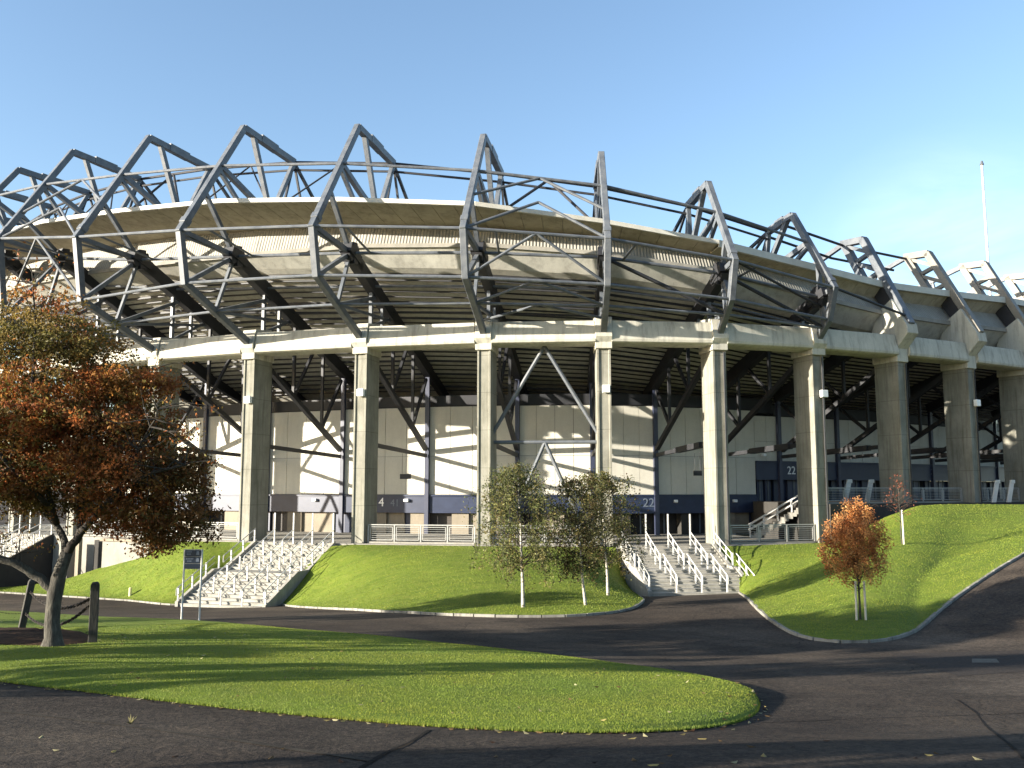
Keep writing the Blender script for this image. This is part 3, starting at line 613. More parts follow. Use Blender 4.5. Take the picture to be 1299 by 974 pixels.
# tar seams, drain cover, patches on the road
def strip(name, pl, w, mat, lift=.006, n=60):
    line = px_line(pl, n); m = MB(); a, b = [], []
    for i, p in enumerate(line):
        d = line[min(i + 1, n - 1)] - line[max(i - 1, 0)]; d.z = 0; d.normalize(); s = Vector((-d.y, d.x, 0)); ww = w * (1 + .5 * fnoise(p.x, p.y, 1.7))
        for k, q in ((a, p - s * ww / 2), (b, p + s * ww / 2)): k.append(Vector((q.x, q.y, G(q.x, q.y) + lift)))
    m.grid([a, b]); return structure(m.build(name, mat))
M['tar'] = noisy('tar_seam', [(.3, (.008, .007, .006)), (.7, (.016, .013, .011))], 5, .95, spec=.1)
M['seam'] = noisy('worn_joint', [(.3, (.028, .023, .018)), (.7, (.062, .052, .04))], 2.5, .95, spec=.1)
strip('road_joint', [(690, 791), (760, 795), (850, 802), (930, 811), (1010, 820)], .10, M['seam'])
strip('tar_seam', [(545, 926), (520, 942), (490, 955), (455, 976)], .05, M['tar'])
strip('tar_seam', [(1215, 888), (1240, 905), (1262, 930), (1299, 962)], .035, M['tar'])
strip('tar_seam', [(965, 917), (1060, 913), (1180, 909), (1299, 905)], .03, M['tar'])
strip('road_joint', [(0, 902), (90, 912), (200, 926), (290, 938), (380, 952), (470, 965)], .09, M['seam'])
def patch(name, poly, mat, lift, n=10):
    c = [hit(*q) for q in poly]; m = MB(); rows = []
    for j in range(n + 1):
        v = j / n; rows.append([(lambda p: Vector((p.x, p.y, G(p.x, p.y) + lift)))(c[0].lerp(c[1], k / n).lerp(c[3].lerp(c[2], k / n), v)) for k in range(n + 1)])
    m.grid(rows); return m.build(name, mat)
M['paver'] = noisy('cover_plate', [(.3, (.08, .073, .06)), (.7, (.14, .128, .105))], 6, .9, spec=.15)
M['patchd'] = noisy('asphalt_patch', [(.3, (.026, .021, .018)), (.7, (.058, .047, .039))], 14, .95, bmp=.5, spec=.12)
tag(patch('drain_cover', [(1233, 841), (1268, 841), (1264, 836), (1233, 836)], M['paver'], .012), 'pale rectangular drain cover set in the asphalt at right', 'drain cover')
structure(patch('road_patch', [(1215, 858), (1380, 846), (1360, 822), (1130, 829)], M['patchd'], .005, 24))

# ------------------------------------------------------------------ stairs
def stair(t, S_out, wd, label, zbot=None, side='step', top_label=None):
    th = rg(t)[2]; s0 = .62; base = P(t, s0, ZC); bot = P(t, S_out, 0); zb = G(bot.x, bot.y) if zbot is None else zbot
    root = thing('staircase', base, label, 'staircase', 'outdoor stairs up the banks', rz=-th, local=True)
    run = S_out - s0; rise = ZC - zb; N = max(8, round(rise / .165)); n1 = N // 2; land = 1.3; tr = (run - land) / (N - 2); rs = rise / N
    hw = wd / 2
    def zy(yy):     # nosing line height at local outward distance
        k = yy / tr
        if yy < n1 * tr: return -rs * k
        if yy < n1 * tr + land: return -rs * n1
        return -rs * (n1 + (yy - n1 * tr - land) / tr)
    m = MB(); y = 0; z = 0; prof2 = [(0, 0)]
    for k in range(N):
        z -= rs; prof2.append((y, z)); d = tr + (land if k == n1 - 1 else 0)
        if k == N - 1: break
        y += d; prof2.append((y, z))
    L_ = y
        # build step by step so that faces stay planar
    y0 = 0; z0 = 0
    for k in range(N - 1):
        z0 -= rs; d = tr + (land if k == n1 - 1 else 0); y1 = y0 + d
        m.box(-hw, -y1, -rise - .4, hw, -y0, z0); m.box(-hw, -y1 - .025, z0 - .05, hw, -y1, z0 + .003)
        y0 = y1
    m.build('steps', M['step'], root)
    for sx in (-1, 1):
        m = MB(); x0, x1 = (hw, hw + .22) if sx > 0 else (-hw - .22, -hw)
        ys_ = [0, n1 * tr, n1 * tr + land, L_ + .1]
        up = [(-yy, zy(yy) + .16) for yy in ys_]; lo = [(-(L_ + .1), -rise - .5), (0, -rise - .5)]
        pr = up + lo
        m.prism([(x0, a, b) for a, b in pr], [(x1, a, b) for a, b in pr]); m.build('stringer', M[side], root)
    lanes = [-hw - .11, -hw * .5, 0, hw * .5, hw + .11]
    for li, x in enumerate(lanes):
        m = MB(); edge = li in (0, 4)
        for (ya, yb) in ((.05, n1 * tr + .15), (n1 * tr + land - .1, L_ + .05)):
            m.tube([(x, -ya, zy(ya) + .98), (x, -yb, zy(yb) + .98)], .035, 7)
            m.tube([(x, -ya, zy(ya) + .55), (x, -yb, zy(yb) + .55)], .025, 6)
            m.tube([(x, -yb, zy(yb) + .98), (x, -yb - .08, zy(yb) + .90), (x, -yb - .08, zy(yb) + .5)], .035, 7)
        if not edge: pass
        hr = m.build('handrail', M['white'] if li != 0 else M['galv'], root)
        npost = 7
        for k in range(npost):
            yy = .15 + (L_ - .2) * k / (npost - 1); m = MB(); h = .98
            if k == 0 and li in (1, 2, 3, 4): h = 2.15
            m.box(x - .042, -yy - .042, zy(yy) - .1, x + .042, -yy + .042, zy(yy) + h); m.build('post', M['white'], hr)
    return root
stair(4.5, 8.6, 6.1, 'pale concrete stairs between the two left banks, with five white handrails')
stair(7.5, 8.0, 6.0, 'shaded wide stairs at the centre right, up to the dark entrance beside the birches')
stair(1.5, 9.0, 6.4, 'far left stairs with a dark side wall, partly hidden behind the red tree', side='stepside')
# stairs inside the entrance
root = thing('staircase', (18.7, 72.5, ZC), 'grey metal stairs inside the gate under number 22', 'staircase', rz=R(-14), local=True)
m = MB(); N = 15
for k in range(N): m.box(k * .29, -.9, 0 if k > N - 3 else max(0, k * .178 - .3), k * .29 + .31, .9, (k + 1) * .178)
m.build('steps', M['step'], root)
for y in (-.95, .0, .95):
    m = MB()
    for h in (.95, .55): m.tube([(-.1, y, h), (4.3, y, 2.67 + h)], .04, 6)
    hr = m.build('handrail', M['white'], root)
    for k in range(5): m = MB(); m.box(k * 1.05 - .04, y - .04, k * .66, k * 1.05 + .04, y + .04, k * .66 + (.97 if k < 4 else 2.2)); m.build('post', M['white'], hr)

# ------------------------------------------------------------------ railings between the columns
def guard(t0, t1, s, z, label, n=4, h=1.25, lift=.12):
    root = thing('guard_rail', P((t0 + t1) / 2, s, z), label, 'railing', 'railings between the columns')
    a, b = P(t0, s, z), P(t1, s, z); d = (b - a).normalized(); o = Vector((d.y, -d.x, 0)); Z = Vector((0, 0, 1))
    m = MB(); m.beam(a + Z * (h + .03), b + Z * (h + .03), .07, .07, Z); m.build('top_rail', M['galv'], root)
    for k in range(n + 1):
        p = a.lerp(b, k / n); m = MB(); m.beam(p - Z * .02, p + Z * h, .09, .09, o); m.build('post', M['galv'], root)
    for k in range(n):
        p, q = a.lerp(b, k / n) + d * .14, a.lerp(b, (k + 1) / n) - d * .14; m = MB()
        for zz in (.24, h - .12): m.beam(p + Z * zz, q + Z * zz, .045, .045, Z)
        for r in (p, q): m.beam(r + Z * .24, r + Z * (h - .12), .045, .045, o)
        for j in range(1, 6): m.tube([p + Z * (.24 + (h - .36) * j / 6), q + Z * (.24 + (h - .36) * j / 6)], .013, 5)
        m.build('infill_panel', M['galv'], root)
    m = MB(); m.hexa([a - o * .1 - Z * .05, b - o * .1 - Z * .05, b + o * .1 - Z * .05, a + o * .1 - Z * .05, a - o * .1 + Z * lift, b - o * .1 + Z * lift, b + o * .1 + Z * lift, a + o * .1 + Z * lift]); m.build('plinth', M['slab'], root)
c = .075
guard(2 + c, 3 - c, -.3, ZC, 'pale railing glimpsed through the red tree, above the concrete abutment')
guard(3 + c, 4 - c, -.3, ZC, 'pale railing between the tree crown and the leftmost clear column')
guard(5 + c, 6 - c, -.3, ZC, 'sunlit four-panel railing above the middle grass bank')
guard(6 + c, 7 - c, -.3, ZC, 'railing on the concourse behind the birch trees')
guard(8 + c, 9 - c, -.3, ZC, 'shaded railing in front of the metal stairs under number 22', 3)
guard(9 + c, 10 - c, -1.0, ZCR, 'railing above the orange sapling with slanted white panels behind', 3, 1.1)
guard(10 + c, 11 - c, -1.0, ZCR, 'railing on the hilltop between the sapling and the next column', 3, 1.1)
guard(11 + c, 12 - c, -1.0, ZCR, 'rightmost railing on the hilltop in front of two slanted panels', 3, 1.1)
def slant(px, d, label):
    p = at(px, 640, d); p.z = ZCR; root = thing('slanted_panel', p, label, 'screen', 'slanted white screens behind the railings', rz=R(20), local=True)
    m = MB(); a = [(-.32, -.06, 0), (.12, -.06, 0), (.62, -.06, 1.75), (.2, -.06, 1.75)]; m.prism(a, [(x, .06, z) for x, y, z in a]); m.build('screen', M['white'], root, bevel=.015)
    m = MB(); m.box(.2, -.1, 1.5, .64, .1, 1.78); m.build('cap', M['white'], root, bevel=.03)
slant(1073, 69, 'slanted white panel behind the railing, directly above the orange sapling crown')
slant(1101, 69.5, 'slanted white panel just left of the column beside the bare staked sapling')
slant(1262, 73, 'slanted white panel on the hilltop at right, left one of the last pair')
slant(1281, 73.5, 'slanted white panel at the far right edge, right one of the last pair')

# abutment by the left stairs
root = thing('retaining_wall', P(2.35, 1.0, -7), 'grey concrete abutment wall half hidden by the grass bank under the left railing', 'wall')
tA, tB, tC, tD, tE = [t_at_px(q, 2.2) for q in (86, 97, 109, 138, 196)]
m = MB(); ringbox(m, tD, tE, 2.3, .62, -8.2, -3.95); m.build('wall_block', M['slab'], root, bevel=.03)
m = MB(); ringbox(m, tD - .02, tE + .02, 2.42, .63, -3.94, -3.74); m.build('coping', M['pier'], root, bevel=.02)
m = MB(); ringbox(m, tC, tD - .005, .95, .64, -8.2, -4.0); m.build('recessed_wall', M['stepside'], root)  # dark colour carries the shade of the recess
m = MB(); ringbox(m, tA, tB, 2.4, 1.6, -8.2, -4.1); m.build('wing_wall', M['slab'], root); m = MB(); ringbox(m, tC - .04, tC, 2.3, 2.0, -8.2, -3.8); m.build('pilaster', M['pier'], root)

# ------------------------------------------------------------------ trees
def leaf_cloud(name, pts, size, cols, parent, mat=None, flat=False):
    n = len(pts); p = np.array(pts); u = RNG.normal(size=(n, 3)); u /= np.linalg.norm(u, axis=1, keepdims=True); q = RNG.normal(size=(n, 3)); u = np.where(flat, u * [1, 1, .12], u); u /= np.linalg.norm(u, axis=1, keepdims=True); q = np.where(flat, [0, 0, 1.] + q * .15, q); v = np.cross(u, q); v /= np.linalg.norm(v, axis=1, keepdims=True)
    s = np.array(size).reshape(-1, 1) * (.6 + .8 * RNG.random((n, 1))); fold = np.cross(u, v) * s * .18
    V = np.stack([p - u * s * .62, p + v * s * .36 + fold, p + u * s * .62, p - v * s * .36 + fold], 1).reshape(-1, 3)
    org = np.array(ORG[parent.name]); V = V - org
    me = bpy.data.meshes.new(name); me.from_pydata(V.tolist(), [], np.arange(4 * n).reshape(-1, 4).tolist())
    c = np.hstack([np.array(cols), np.ones((n, 1))]); at_ = me.attributes.new('tint', 'FLOAT_COLOR', 'POINT'); at_.data.foreach_set('color', np.repeat(c, 4, 0).ravel()); me.materials.append(mat or M['leaf'])
    o = bpy.data.objects.new(name, me); COL.objects.link(o); o.parent = parent; return o
def limb(mb, pts, r0, r1, n=8, jit=.0):
    pts = [Vector(p) for p in pts]; out = resample(pts, max(6, len(pts) * 4))
    for _ in range(2): out = [out[0]] + [(a + b * 2 + c) / 4 for a, b, c in zip(out, out[1:], out[2:])] + [out[-1]]
    if jit: out = [out[0]] + [p + Vector((random.gauss(0, jit), random.gauss(0, jit), random.gauss(0, jit))) for p in out[1:]]
    k = len(out); mb.tube(out, [r0 + (r1 - r0) * (i / (k - 1)) ** .8 for i in range(k)], n); return out
def pal(rows, n, spread=.25):
    rows = np.array(rows); c = rows[RNG.integers(0, len(rows), n)]; return np.clip(c * (1 + spread * RNG.normal(size=(n, 1))), .004, 1)

# --- the big red and olive tree at left
base = hit(66, 829) + Vector((0, 0, .13)); D0 = base.y
def tp(px, py, dy=0): return at(px, py, D0 + dy)
root = thing('autumn_tree', base, 'low spreading tree with red and olive autumn leaves on the front lawn at left', 'tree')
tk = MB(); lm_ = MB(); fork = tp(71, 745)
tk.tube([base + Vector((0, 0, -.1)), base + Vector((0, 0, .07)), base + Vector((.005, 0, .26)), tp(66, 790), tp(68, 765), fork, tp(77, 722, .0), tp(85, 700, 0)], [.36, .27, .205, .175, .17, .19, .155, .14], 12)
tips = []
LB = [([tp(73, 752), tp(52, 735, -.1), tp(20, 714, -.3), tp(-30, 700, -.6), tp(-100, 675, -.8)], .13, .05), ([tp(82, 706), tp(84, 690, .1), tp(74, 665, .3), tp(55, 648, .6), tp(20, 640, 1.0), tp(-50, 600, 1.6)], .10, .03),
      ([tp(86, 700), tp(98, 682, 0), tp(118, 655, -.2), tp(150, 625, -.5), tp(190, 600, -.9), tp(235, 590, -1.2)], .12, .025), ([tp(100, 680), tp(104, 655, .4), tp(100, 610, .8), tp(105, 540, .9), tp(110, 470, .8), tp(80, 400, .6)], .10, .02),
      ([tp(72, 664, .3), tp(62, 630, -.2), tp(50, 570, -.7), tp(40, 500, -1.0), tp(45, 410, -1.1), tp(40, 345, -1.0)], .08, .012), ([tp(120, 650, -.2), tp(150, 640, .6), tp(200, 610, 1.3), tp(225, 560, 1.8)], .07, .02),
      ([tp(100, 610, .8), tp(140, 560, 1.4), tp(175, 510, 1.8), tp(190, 470, 2)], .06, .015), ([tp(60, 640, -.2), tp(10, 590, -1.4), tp(-40, 520, -2), tp(-60, 450, -2.2)], .07, .015), ([tp(150, 625, -.5), tp(180, 560, -1.5), tp(200, 520, -2)], .05, .012)]
lines = []
for q_, (pts, a, b) in enumerate(LB): lines.append(limb(tk if q_ < 2 else lm_, pts, a, b, 8, .012))
tw = MB()
for ln in lines:
    for k in range(26):
        p = ln[random.randrange(len(ln) // 3, len(ln))]; d = Vector((random.gauss(0, 1), random.gauss(0, 1), random.gauss(.35, .8))).normalized(); q = p
        seg = [p]; Ls = random.uniform(.5, 1.4)
        for _ in range(4): d = (d + Vector((random.gauss(0, .3), random.gauss(0, .3), random.gauss(0, .25)))).normalized(); q = q + d * Ls / 4; seg.append(q)
        tw.tube(seg, [.018, .014, .010, .007, .004], 4, cap=False); tips.append(q); tips.append(seg[3])
for (px, py, dy) in [(20, 345, -1), (5, 380, -.6), (60, 370, .2), (95, 395, -.5), (130, 420, .4), (-30, 360, .3), (45, 335, .5)]:        # bare leaders over the crown
    a = tp(60 + (px - 60) * .3, 470, dy * .5); b = tp(px, py, dy); ln = limb(tw, [a, a.lerp(b, .5) + Vector((random.gauss(0, .1), 0, 0)), b], .02, .005, 4, .02)
    for k in range(10):
        p = ln[random.randrange(3, len(ln))]; d = Vector((random.gauss(0, .8), random.gauss(0, .8), random.uniform(.1, 1))).normalized(); tw.tube([p, p + d * random.uniform(.2, .5)], [.006, .003], 3, cap=False)
tk.join(lm_, 1); tk.join(tw, 1); tk.build('trunk', [M['bark'], M['twig']], root, smooth=True)
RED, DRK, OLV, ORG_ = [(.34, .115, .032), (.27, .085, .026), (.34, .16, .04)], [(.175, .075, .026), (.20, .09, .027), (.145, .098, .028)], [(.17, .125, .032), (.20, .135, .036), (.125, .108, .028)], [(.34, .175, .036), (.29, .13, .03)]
CL = [  # px, py, dy, radii in m (x, y, z), leaves, palette
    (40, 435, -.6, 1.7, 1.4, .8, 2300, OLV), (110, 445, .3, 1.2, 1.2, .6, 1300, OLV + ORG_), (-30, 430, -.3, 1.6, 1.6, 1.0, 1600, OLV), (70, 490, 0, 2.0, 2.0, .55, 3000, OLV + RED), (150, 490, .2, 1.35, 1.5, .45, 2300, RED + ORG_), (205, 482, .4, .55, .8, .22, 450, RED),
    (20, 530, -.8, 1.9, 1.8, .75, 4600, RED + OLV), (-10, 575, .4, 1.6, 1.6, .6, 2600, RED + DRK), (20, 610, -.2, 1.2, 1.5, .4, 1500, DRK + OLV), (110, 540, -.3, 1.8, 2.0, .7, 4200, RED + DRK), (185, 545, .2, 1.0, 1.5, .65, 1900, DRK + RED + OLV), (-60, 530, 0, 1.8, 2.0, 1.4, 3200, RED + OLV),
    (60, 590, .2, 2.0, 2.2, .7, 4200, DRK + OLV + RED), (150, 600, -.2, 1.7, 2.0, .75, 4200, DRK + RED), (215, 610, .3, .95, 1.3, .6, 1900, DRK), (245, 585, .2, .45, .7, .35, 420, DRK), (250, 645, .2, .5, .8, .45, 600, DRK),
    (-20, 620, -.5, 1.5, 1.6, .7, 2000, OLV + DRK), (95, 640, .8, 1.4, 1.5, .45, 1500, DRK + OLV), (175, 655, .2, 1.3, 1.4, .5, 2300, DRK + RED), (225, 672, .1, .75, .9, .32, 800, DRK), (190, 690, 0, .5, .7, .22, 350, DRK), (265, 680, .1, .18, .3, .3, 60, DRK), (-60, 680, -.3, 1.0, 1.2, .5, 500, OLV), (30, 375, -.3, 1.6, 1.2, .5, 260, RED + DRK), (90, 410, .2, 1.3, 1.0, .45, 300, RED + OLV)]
PT, CO = [], []
for px, py, dy, rx, ry, rz, n, pl in CL:
    c = tp(px, py, dy); n = int(n * 2.2); nt_ = max(6, n // 38)
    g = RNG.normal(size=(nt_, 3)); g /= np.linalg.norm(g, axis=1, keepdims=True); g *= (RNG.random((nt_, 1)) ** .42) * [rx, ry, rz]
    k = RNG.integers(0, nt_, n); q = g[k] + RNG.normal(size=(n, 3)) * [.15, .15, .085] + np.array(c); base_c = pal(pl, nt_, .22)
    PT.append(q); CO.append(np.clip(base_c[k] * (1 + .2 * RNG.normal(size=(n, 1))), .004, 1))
PT.append(np.array([tuple(t) for t in tips for _ in range(6)]) + RNG.normal(size=(len(tips) * 6, 3)) * .12); CO.append(pal(OLV + RED + DRK, len(tips) * 6))
PT, CO = np.vstack(PT), np.vstack(CO)
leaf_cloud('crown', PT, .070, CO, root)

# --- birches and the small staked trees
def small_tree(name, base, top, rx, zlo, n, pal_, label, lean=(0, 0), trunk_r=.07, bark='birch', leaf=.09, twigs=60, droop=.5, narrow=1.0, group=None, oval=0, cat='tree'):
    root = thing(name, base, label, cat, group); H = top - base.z; tk = MB()
    mid = [base + Vector((lean[0] * f, lean[1] * f, H * f)) + Vector((random.gauss(0, .03), random.gauss(0, .03), 0)) * (f > 0) for f in (0, .2, .4, .6, .8, .97)]; mid[0].z -= .1
    out = limb(tk, mid, trunk_r, .012, 8)
    tw = MB(); ctr = []
    for k in range(twigs):
        f = random.uniform(zlo, .96); p = mid[0].lerp(mid[-1], f); p = out[min(len(out) - 1, int(f * len(out)))]
        g = (f - zlo) / (1 - zlo); rr = rx * (math.sin(math.pi * min(1, (.16 + .84 * g) ** narrow)) ** .7) * random.uniform(.45, 1.1); a = random.uniform(0, 6.283)
        q = p + Vector((math.cos(a) * rr, math.sin(a) * rr, random.uniform(.25, .9) * rr * .9)); e = q + Vector((math.cos(a) * .15 * rr, math.sin(a) * .15 * rr, -droop * rr * random.uniform(.3, 1)))
        pts = resample([p, p.lerp(q, .5) + Vector((0, 0, .08)), q, e], 9); tw.tube(pts, [.014 - .0012 * j for j in range(9)], 4, cap=False)
        ctr += [tuple(x) for x in pts[3:]]
    tk.join(tw, 1); tk.build('trunk', [M[bark], M['twig']], root, smooth=True)
    C = np.array(ctr); k = RNG.integers(0, len(C), n); pc = pal(pal_, len(C), .22); q = C[k] + RNG.normal(size=(n, 3)) * [.13, .13, .12]
    if oval:        # a clipped-looking oval crown: leaves on short shoots all through it
        g = RNG.normal(size=(oval, 3)); g /= np.linalg.norm(g, axis=1, keepdims=True); g *= RNG.random((oval, 1)) ** .4; g[:, :2] *= np.clip(1.12 - .33 * (g[:, 2:3] + .15), .5, 1.3) * rx * .92; g[:, 2] *= H * (1 - zlo) / 2
        sh = g + np.array(base + Vector((lean[0] * .6, lean[1] * .6, H * (1 + zlo) / 2 + .05))); k = RNG.integers(0, oval, n); q = sh[k] + RNG.normal(size=(n, 3)) * [.085, .085, .13]; pc = pal(pal_, oval, .2)
    leaf_cloud('crown', q, leaf, np.clip(pc[k] * (1 + .2 * RNG.normal(size=(n, 1))), .004, 1), root); return root
def on_bank(px, py, rows):      # first bank point whose picture position is nearest
    best = None
    for r in rows:
        for p in r:
            d = p.y * cP + p.z * sP; u = -p.y * sP + p.z * cP; e = (CX + FPX * p.x / d - px) ** 2 + (CY - FPX * u / d - py) ** 2
            if best is None or e < best[0]: best = (e, p)
    return best[1].copy()
BIR = [(.12, .13, .042), (.15, .15, .052), (.085, .10, .034), (.16, .135, .048)]; BIR2 = [(.10, .095, .032), (.14, .115, .036), (.08, .085, .028), (.105, .07, .03)]
def ztop(b, py): r = ray(650, py); return r.z * (b.y / r.y)
b1 = on_bank(665, 767, GRASS_PATCHES[1]); small_tree('birch_tree', b1, ztop(b1, 590), 2.0, .26, 11000, BIR, 'olive leaved birch with a single white trunk, left of the pair on the middle bank', (-.25, .1), .09, twigs=150, droop=.9, leaf=.085, group='birches on the middle bank')
b2 = on_bank(742, 767, GRASS_PATCHES[1]); small_tree('birch_tree', b2, ztop(b2, 606), 1.5, .26, 7000, BIR2, 'birch with a thin leaning trunk, middle one of three on the bank', (-.5, .1), .075, twigs=95, droop=.9, leaf=.085, group='birches on the middle bank')
b3 = on_bank(771, 755, GRASS_PATCHES[1]); small_tree('birch_tree', b3, ztop(b3, 598), 1.7, .26, 8800, BIR + BIR2, 'birch with a slender trunk nearest the right stairs', (-.3, .1), .08, twigs=115, droop=.9, leaf=.085, group='birches on the middle bank')
ORN = [(.44, .19, .06), (.50, .25, .085), (.37, .135, .045), (.48, .27, .11), (.31, .125, .045)]
b4 = on_bank(1093, 786, GRASS_PATCHES[2]); rt = small_tree('ornamental_tree', b4, ztop(b4, 636), 1.22, .27, 15000, ORN, 'small dense orange autumn tree tied between pale stakes on the right bank', (-.12, 0), .05, 'bark', .06, 90, .12, .8, oval=420)
for dx in (-.17, .16):
    m = MB(); m.tube([b4 + Vector((dx, -.1, -.2)), b4 + Vector((dx * .93, -.1, 1.35))], .042, 8); m.build('stake', M['stake'], rt)
m = MB(); m.tube([b4 + Vector((-.17, -.1, 1.1)), b4 + Vector((.16, -.1, 1.12))], .018, 5); m.build('tree_tie', M['chain'], rt)
b5 = on_bank(1146, 690, GRASS_PATCHES[2]); rt = small_tree('ornamental_tree', b5, ztop(b5, 606), .85, .35, 230, [(.28, .09, .05), (.2, .07, .04)], 'thin nearly bare sapling with a pale stake, higher up the right bank', (-.1, 0), .035, 'bark', .08, 46, .2, .8)
m = MB(); m.tube([b5 + Vector((.06, -.08, -.2)), b5 + Vector((.04, -.08, 1.75))], .05, 8); m.build('stake', M['stake'], rt)
# tall trees beyond the left edge of the picture: they throw the long shadows over the lawn and the road
def shade_tree(x, y, H, r, n, label):
    b = Vector((x, y, G(x, y))); return small_tree('roadside_tree', b, b.z + H, r, .26, n, OLV + DRK, label, (.3, .2), .2, 'bark', .34, 60, .3, group='trees outside the left edge')
shade_tree(-24, 15.5, 8.0, 2.0, 2200, 'tall tree standing outside the left edge, level with the lawn')
shade_tree(-31, 18.5, 9.0, 2.3, 2400, 'second tall tree outside the left edge, behind the first')
shade_tree(-17, 1.2, 6.5, 2.4, 3600, 'tree beside the camera, left of the near road')
shade_tree(-38, 26.5, 9.5, 2.4, 2400, 'tree by the far road outside the left edge')

shade_tree(-25.5, 10.2, 8.0, 1.9, 1900, 'tree outside the left edge nearest the camera end of the row')
shade_tree(-22.5, 21.0, 7.0, 1.8, 1700, 'shorter tree outside the left edge at the far end of the row')

# ------------------------------------------------------------------ small things on the lawn
def post_at(px, py, toppx, toppy, w, label, rz):
    b = hit(px, py); t = at(toppx, toppy, b.y); root = thing('timber_post', b, label, 'post', 'timber posts carrying the chain'); ax = (t - b); h = ax.length; ax.normalize()
    sd = Vector((math.cos(rz), math.sin(rz), 0)); m = MB(); m.beam(b - ax * .2, b + ax * (h - .07), w, w, sd)
    sd2 = (sd - ax * sd.dot(ax)).normalized(); u = sd2.cross(ax); c0 = [b + ax * (h - .07) + sd2 * i * w / 2 + u * j * w / 2 for i, j in ((-1, -1), (1, -1), (1, 1), (-1, 1))]; c1 = [b + ax * h + sd2 * i * w * .3 + u * j * w * .3 for i, j in ((-1, -1), (1, -1), (1, 1), (-1, 1))]
    m.hexa(c0 + c1); m.build('shaft', M['wood'], root, bevel=.012); return b, t
pb, pt = post_at(117, 824, 121, 738, .21, 'upright dark timber post right of the tree trunk', .35)
qb, qt = post_at(26, 804, 41, 735, .20, 'leaning grey timber post left of the tree trunk', .6)
def chain(a, b, sag, label):
    n = 44; pts = [a.lerp(b, k / n) - Vector((0, 0, sag * (1 - (2 * k / n - 1) ** 2))) for k in range(n + 1)]; m = MB()
    for k in range(n):
        p, q = pts[k], pts[k + 1]; d = (q - p); ln = d.length; d.normalize(); sd = Vector((0, 0, 1)).cross(d).normalized(); up = d.cross(sd)
        if k % 2: sd = up
        ring = [(p + q) / 2 + d * math.cos(x) * ln * .78 + sd * math.sin(x) * ln * .20 for x in [2 * math.pi * j / 8 for j in range(9)]]
        m.tube(ring, ln * .085, 5, cap=False)
    tag(m.build('chain', M['chain']), label, 'chain', 'chains between the timber posts')
chain(pt.lerp(pb, .20), qt.lerp(qb, .22), .42, 'upper sagging chain between the two timber posts, behind the trunk')
chain(pt.lerp(pb, .27), qt.lerp(qb, .62), .52, 'lower sagging chain between the two timber posts, behind the trunk')
far = at(-60, 742, qb.y - .5); chain(qt.lerp(qb, .62), far, .30, 'chain running from the leaning post to the left edge')
# mulch bed
bed = px_line([(-160, 812), (-60, 806), (0, 804), (50, 805), (100, 808), (122, 816), (112, 826), (60, 829), (0, 828), (-90, 826), (-160, 822)], 60); ce = sum(bed, Vector()) / len(bed)
m = MB(); rows = []
for k, f in enumerate((1, .93, .8, .6, .35, 0.02)):
    rows.append([(lambda p: Vector((p.x, p.y, G(p.x, p.y) + .17 + .17 * (1 - f) ** .5 + .05 * fnoise(p.x, p.y, 2.5) * (f < .99))))(ce.lerp(p, f)) for p in bed + [bed[0]]])
m.grid(rows); structure(m.build('mulch_bed', M['soil'], smooth=True))
# sign on two posts
s0, s1 = hit(230, 789), hit(252.5, 789); root = thing('information_sign', (s0 + s1) / 2, 'dark blue direction sign on two white posts at the lawn edge', 'sign')
yS = s0.y; tt = [at(234.5, 697, yS), at(256.5, 697, yS)]
for a, b in zip((s0, s1), tt): m = MB(); m.tube([a - Vector((0, 0, .2)), b], .04, 8); m.build('post', M['white'], root)
def signpt(u, v, dy): a = tt[0].lerp(tt[1], u); return Vector((a.x, yS - dy, a.z - v))
wS = (tt[1] - tt[0]).length; rws = ((.02, .26), (.29, .53), (.56, .74))
for v0, v1 in rws:
    m = MB(); m.hexa([signpt(.06, v1, .07), signpt(.94, v1, .07), signpt(.94, v1, .03), signpt(.06, v1, .03), signpt(.06, v0, .07), signpt(.94, v0, .07), signpt(.94, v0, .03), signpt(.06, v0, .03)]); m.build('sign_panel', M['signface'], root)
m = MB(); m.hexa([signpt(-.05, .77, .028), signpt(1.05, .77, .028), signpt(1.05, .77, .0), signpt(-.05, .77, .0), signpt(-.05, -.01, .028), signpt(1.05, -.01, .028), signpt(1.05, -.01, .0), signpt(-.05, -.01, .0)]); m.build('backing_board', M['galv'], root)
m = MB()
for v, us in ((.085, ((.14, .2), (.22, .27), (.29, .36), (.38, .43))), (.175, ((.16, .23), (.25, .3), (.32, .38))), (.36, ((.12, .2), (.22, .28), (.3, .38), (.4, .47), (.49, .54))), (.45, ((.2, .26), (.28, .34), (.36, .44)))):
    for u0, u1 in us: m.hexa([signpt(u0, v + .025, .076), signpt(u1, v + .025, .076), signpt(u1, v + .025, .071), signpt(u0, v + .025, .071), signpt(u0, v - .025, .076), signpt(u1, v - .025, .076), signpt(u1, v - .025, .071), signpt(u0, v - .025, .071)])
for v in (.13, .40):
    for k in range(3):
        m.hexa([signpt(.70 + .03 * k, v + .07 - .03 * k, .076), signpt(.88 - .03 * k, v + .07 - .03 * k, .076), signpt(.88 - .03 * k, v + .07 - .03 * k, .071), signpt(.70 + .03 * k, v + .07 - .03 * k, .071), signpt(.72, v - .07, .076), signpt(.86, v - .07, .076), signpt(.86, v - .07, .071), signpt(.72, v - .07, .071)]) if k == 0 else None
m.build('sign_lettering', M['letterdim'], root)
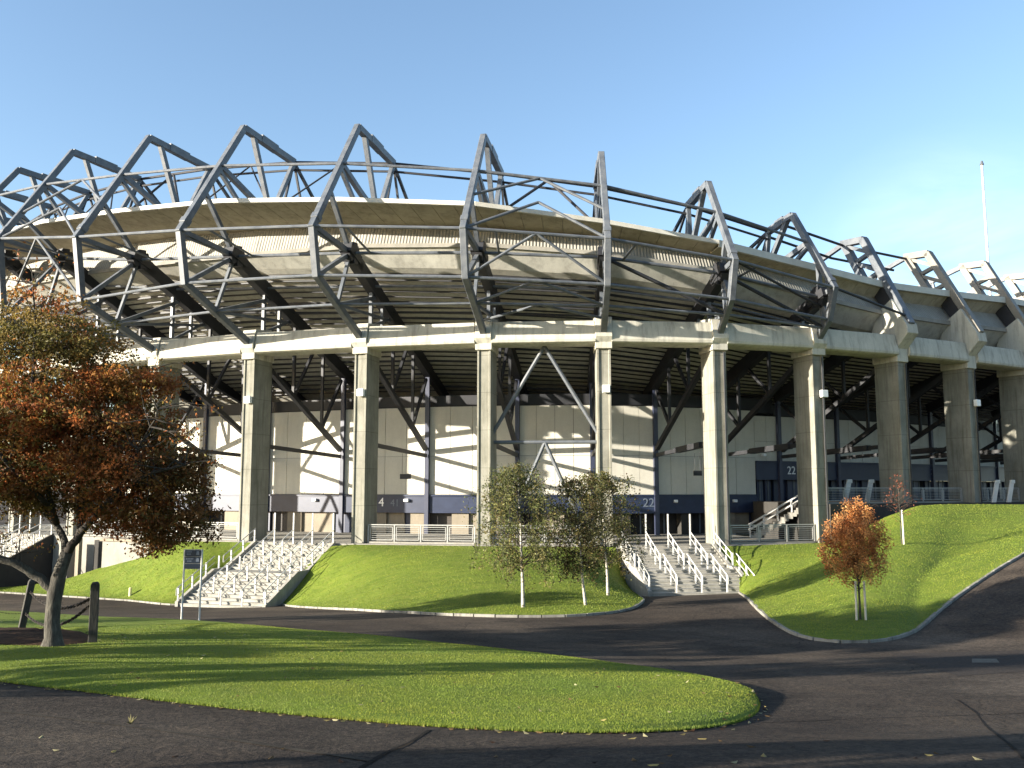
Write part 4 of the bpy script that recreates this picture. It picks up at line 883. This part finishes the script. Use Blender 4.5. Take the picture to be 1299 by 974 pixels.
# small marker on the left bank
mb_ = on_bank(165, 756, GRASS_PATCHES[0]); m = MB(); m.tube([mb_ - Vector((0, 0, .1)), mb_ + Vector((0, 0, .50)), mb_ + Vector((0, 0, .55))], [.11, .10, .05], 10)
tag(m.build('marker_post', M['yellow']), 'short yellowish marker stub standing on the left grass bank', 'marker')
# tall white flagpole behind the roof
p0 = at(1257, 330, 112); p0.z = -7; top = at(1245.5, 209, 112); m = MB(); m.tube([Vector((top.x + .25, 112, -7)), top], [.24, .13], 10)
root = thing('flagpole', (top.x + .25, 112, -7), 'tall thin white pole rising behind the stadium roof at right', 'pole'); m.build('shaft', M['white'], root, smooth=True)
m = MB(); m.tube([top, top + Vector((0, 0, .5))], [.26, .12], 8); m.build('finial', M['steel'], root)
# weed in the asphalt
wb = hit(166, 918); root = thing('weed_plant', wb, 'small dry weed growing out of the near asphalt', 'weed'); m = MB()
for k in range(16):
    d = Vector((random.gauss(0, .6), random.gauss(0, .6), 1)).normalized(); h = random.uniform(.05, .13); sd = d.cross(Vector((0, 1, 0))).normalized() * .008; m.add([wb - sd, wb + sd, wb + d * h * .6 + sd, wb + d * h, wb + d * h * .6 - sd], [(0, 1, 2, 3, 4)])
m.build('leaf_tuft', M['drygrass'], root)
# fallen leaves
lp = []; lc = []
Lr = np.array([[tuple(p) for p in r] for r in lr])
for _ in range(170):
    i, j = random.randrange(Lr.shape[0]), random.randrange(40, Lr.shape[1]); i = min(i, random.randrange(Lr.shape[0])); lp.append(Lr[i, j] + [random.gauss(0, .1), random.gauss(0, .1), .045])
for a in front[30:]:
    for _ in range(2): x, y = a.x + random.gauss(0, .12), a.y - abs(random.gauss(0, .16)); lp.append(np.array([x, y, G(x, y) + .018]))
for _ in range(26): h_ = hit(random.uniform(0, 1299), random.uniform(935, 973)); lp.append(np.array([h_.x, h_.y, h_.z + .012]))
dum = bpy.data.objects.new('tmp', None); ORG['tmp'] = Vector((0, 0, 0)); dum.name = 'tmp'
COL.objects.link(dum); fl = leaf_cloud('fallen_leaves', lp, .075, pal([(.26, .21, .08), (.3, .27, .15), (.12, .075, .03), (.06, .03, .014)], len(lp)), dum, flat=True); fl.parent = None; bpy.data.objects.remove(dum)
tag(fl, 'pale and brown fallen leaves scattered over the lawn and its edge', 'leaves', kind='stuff')
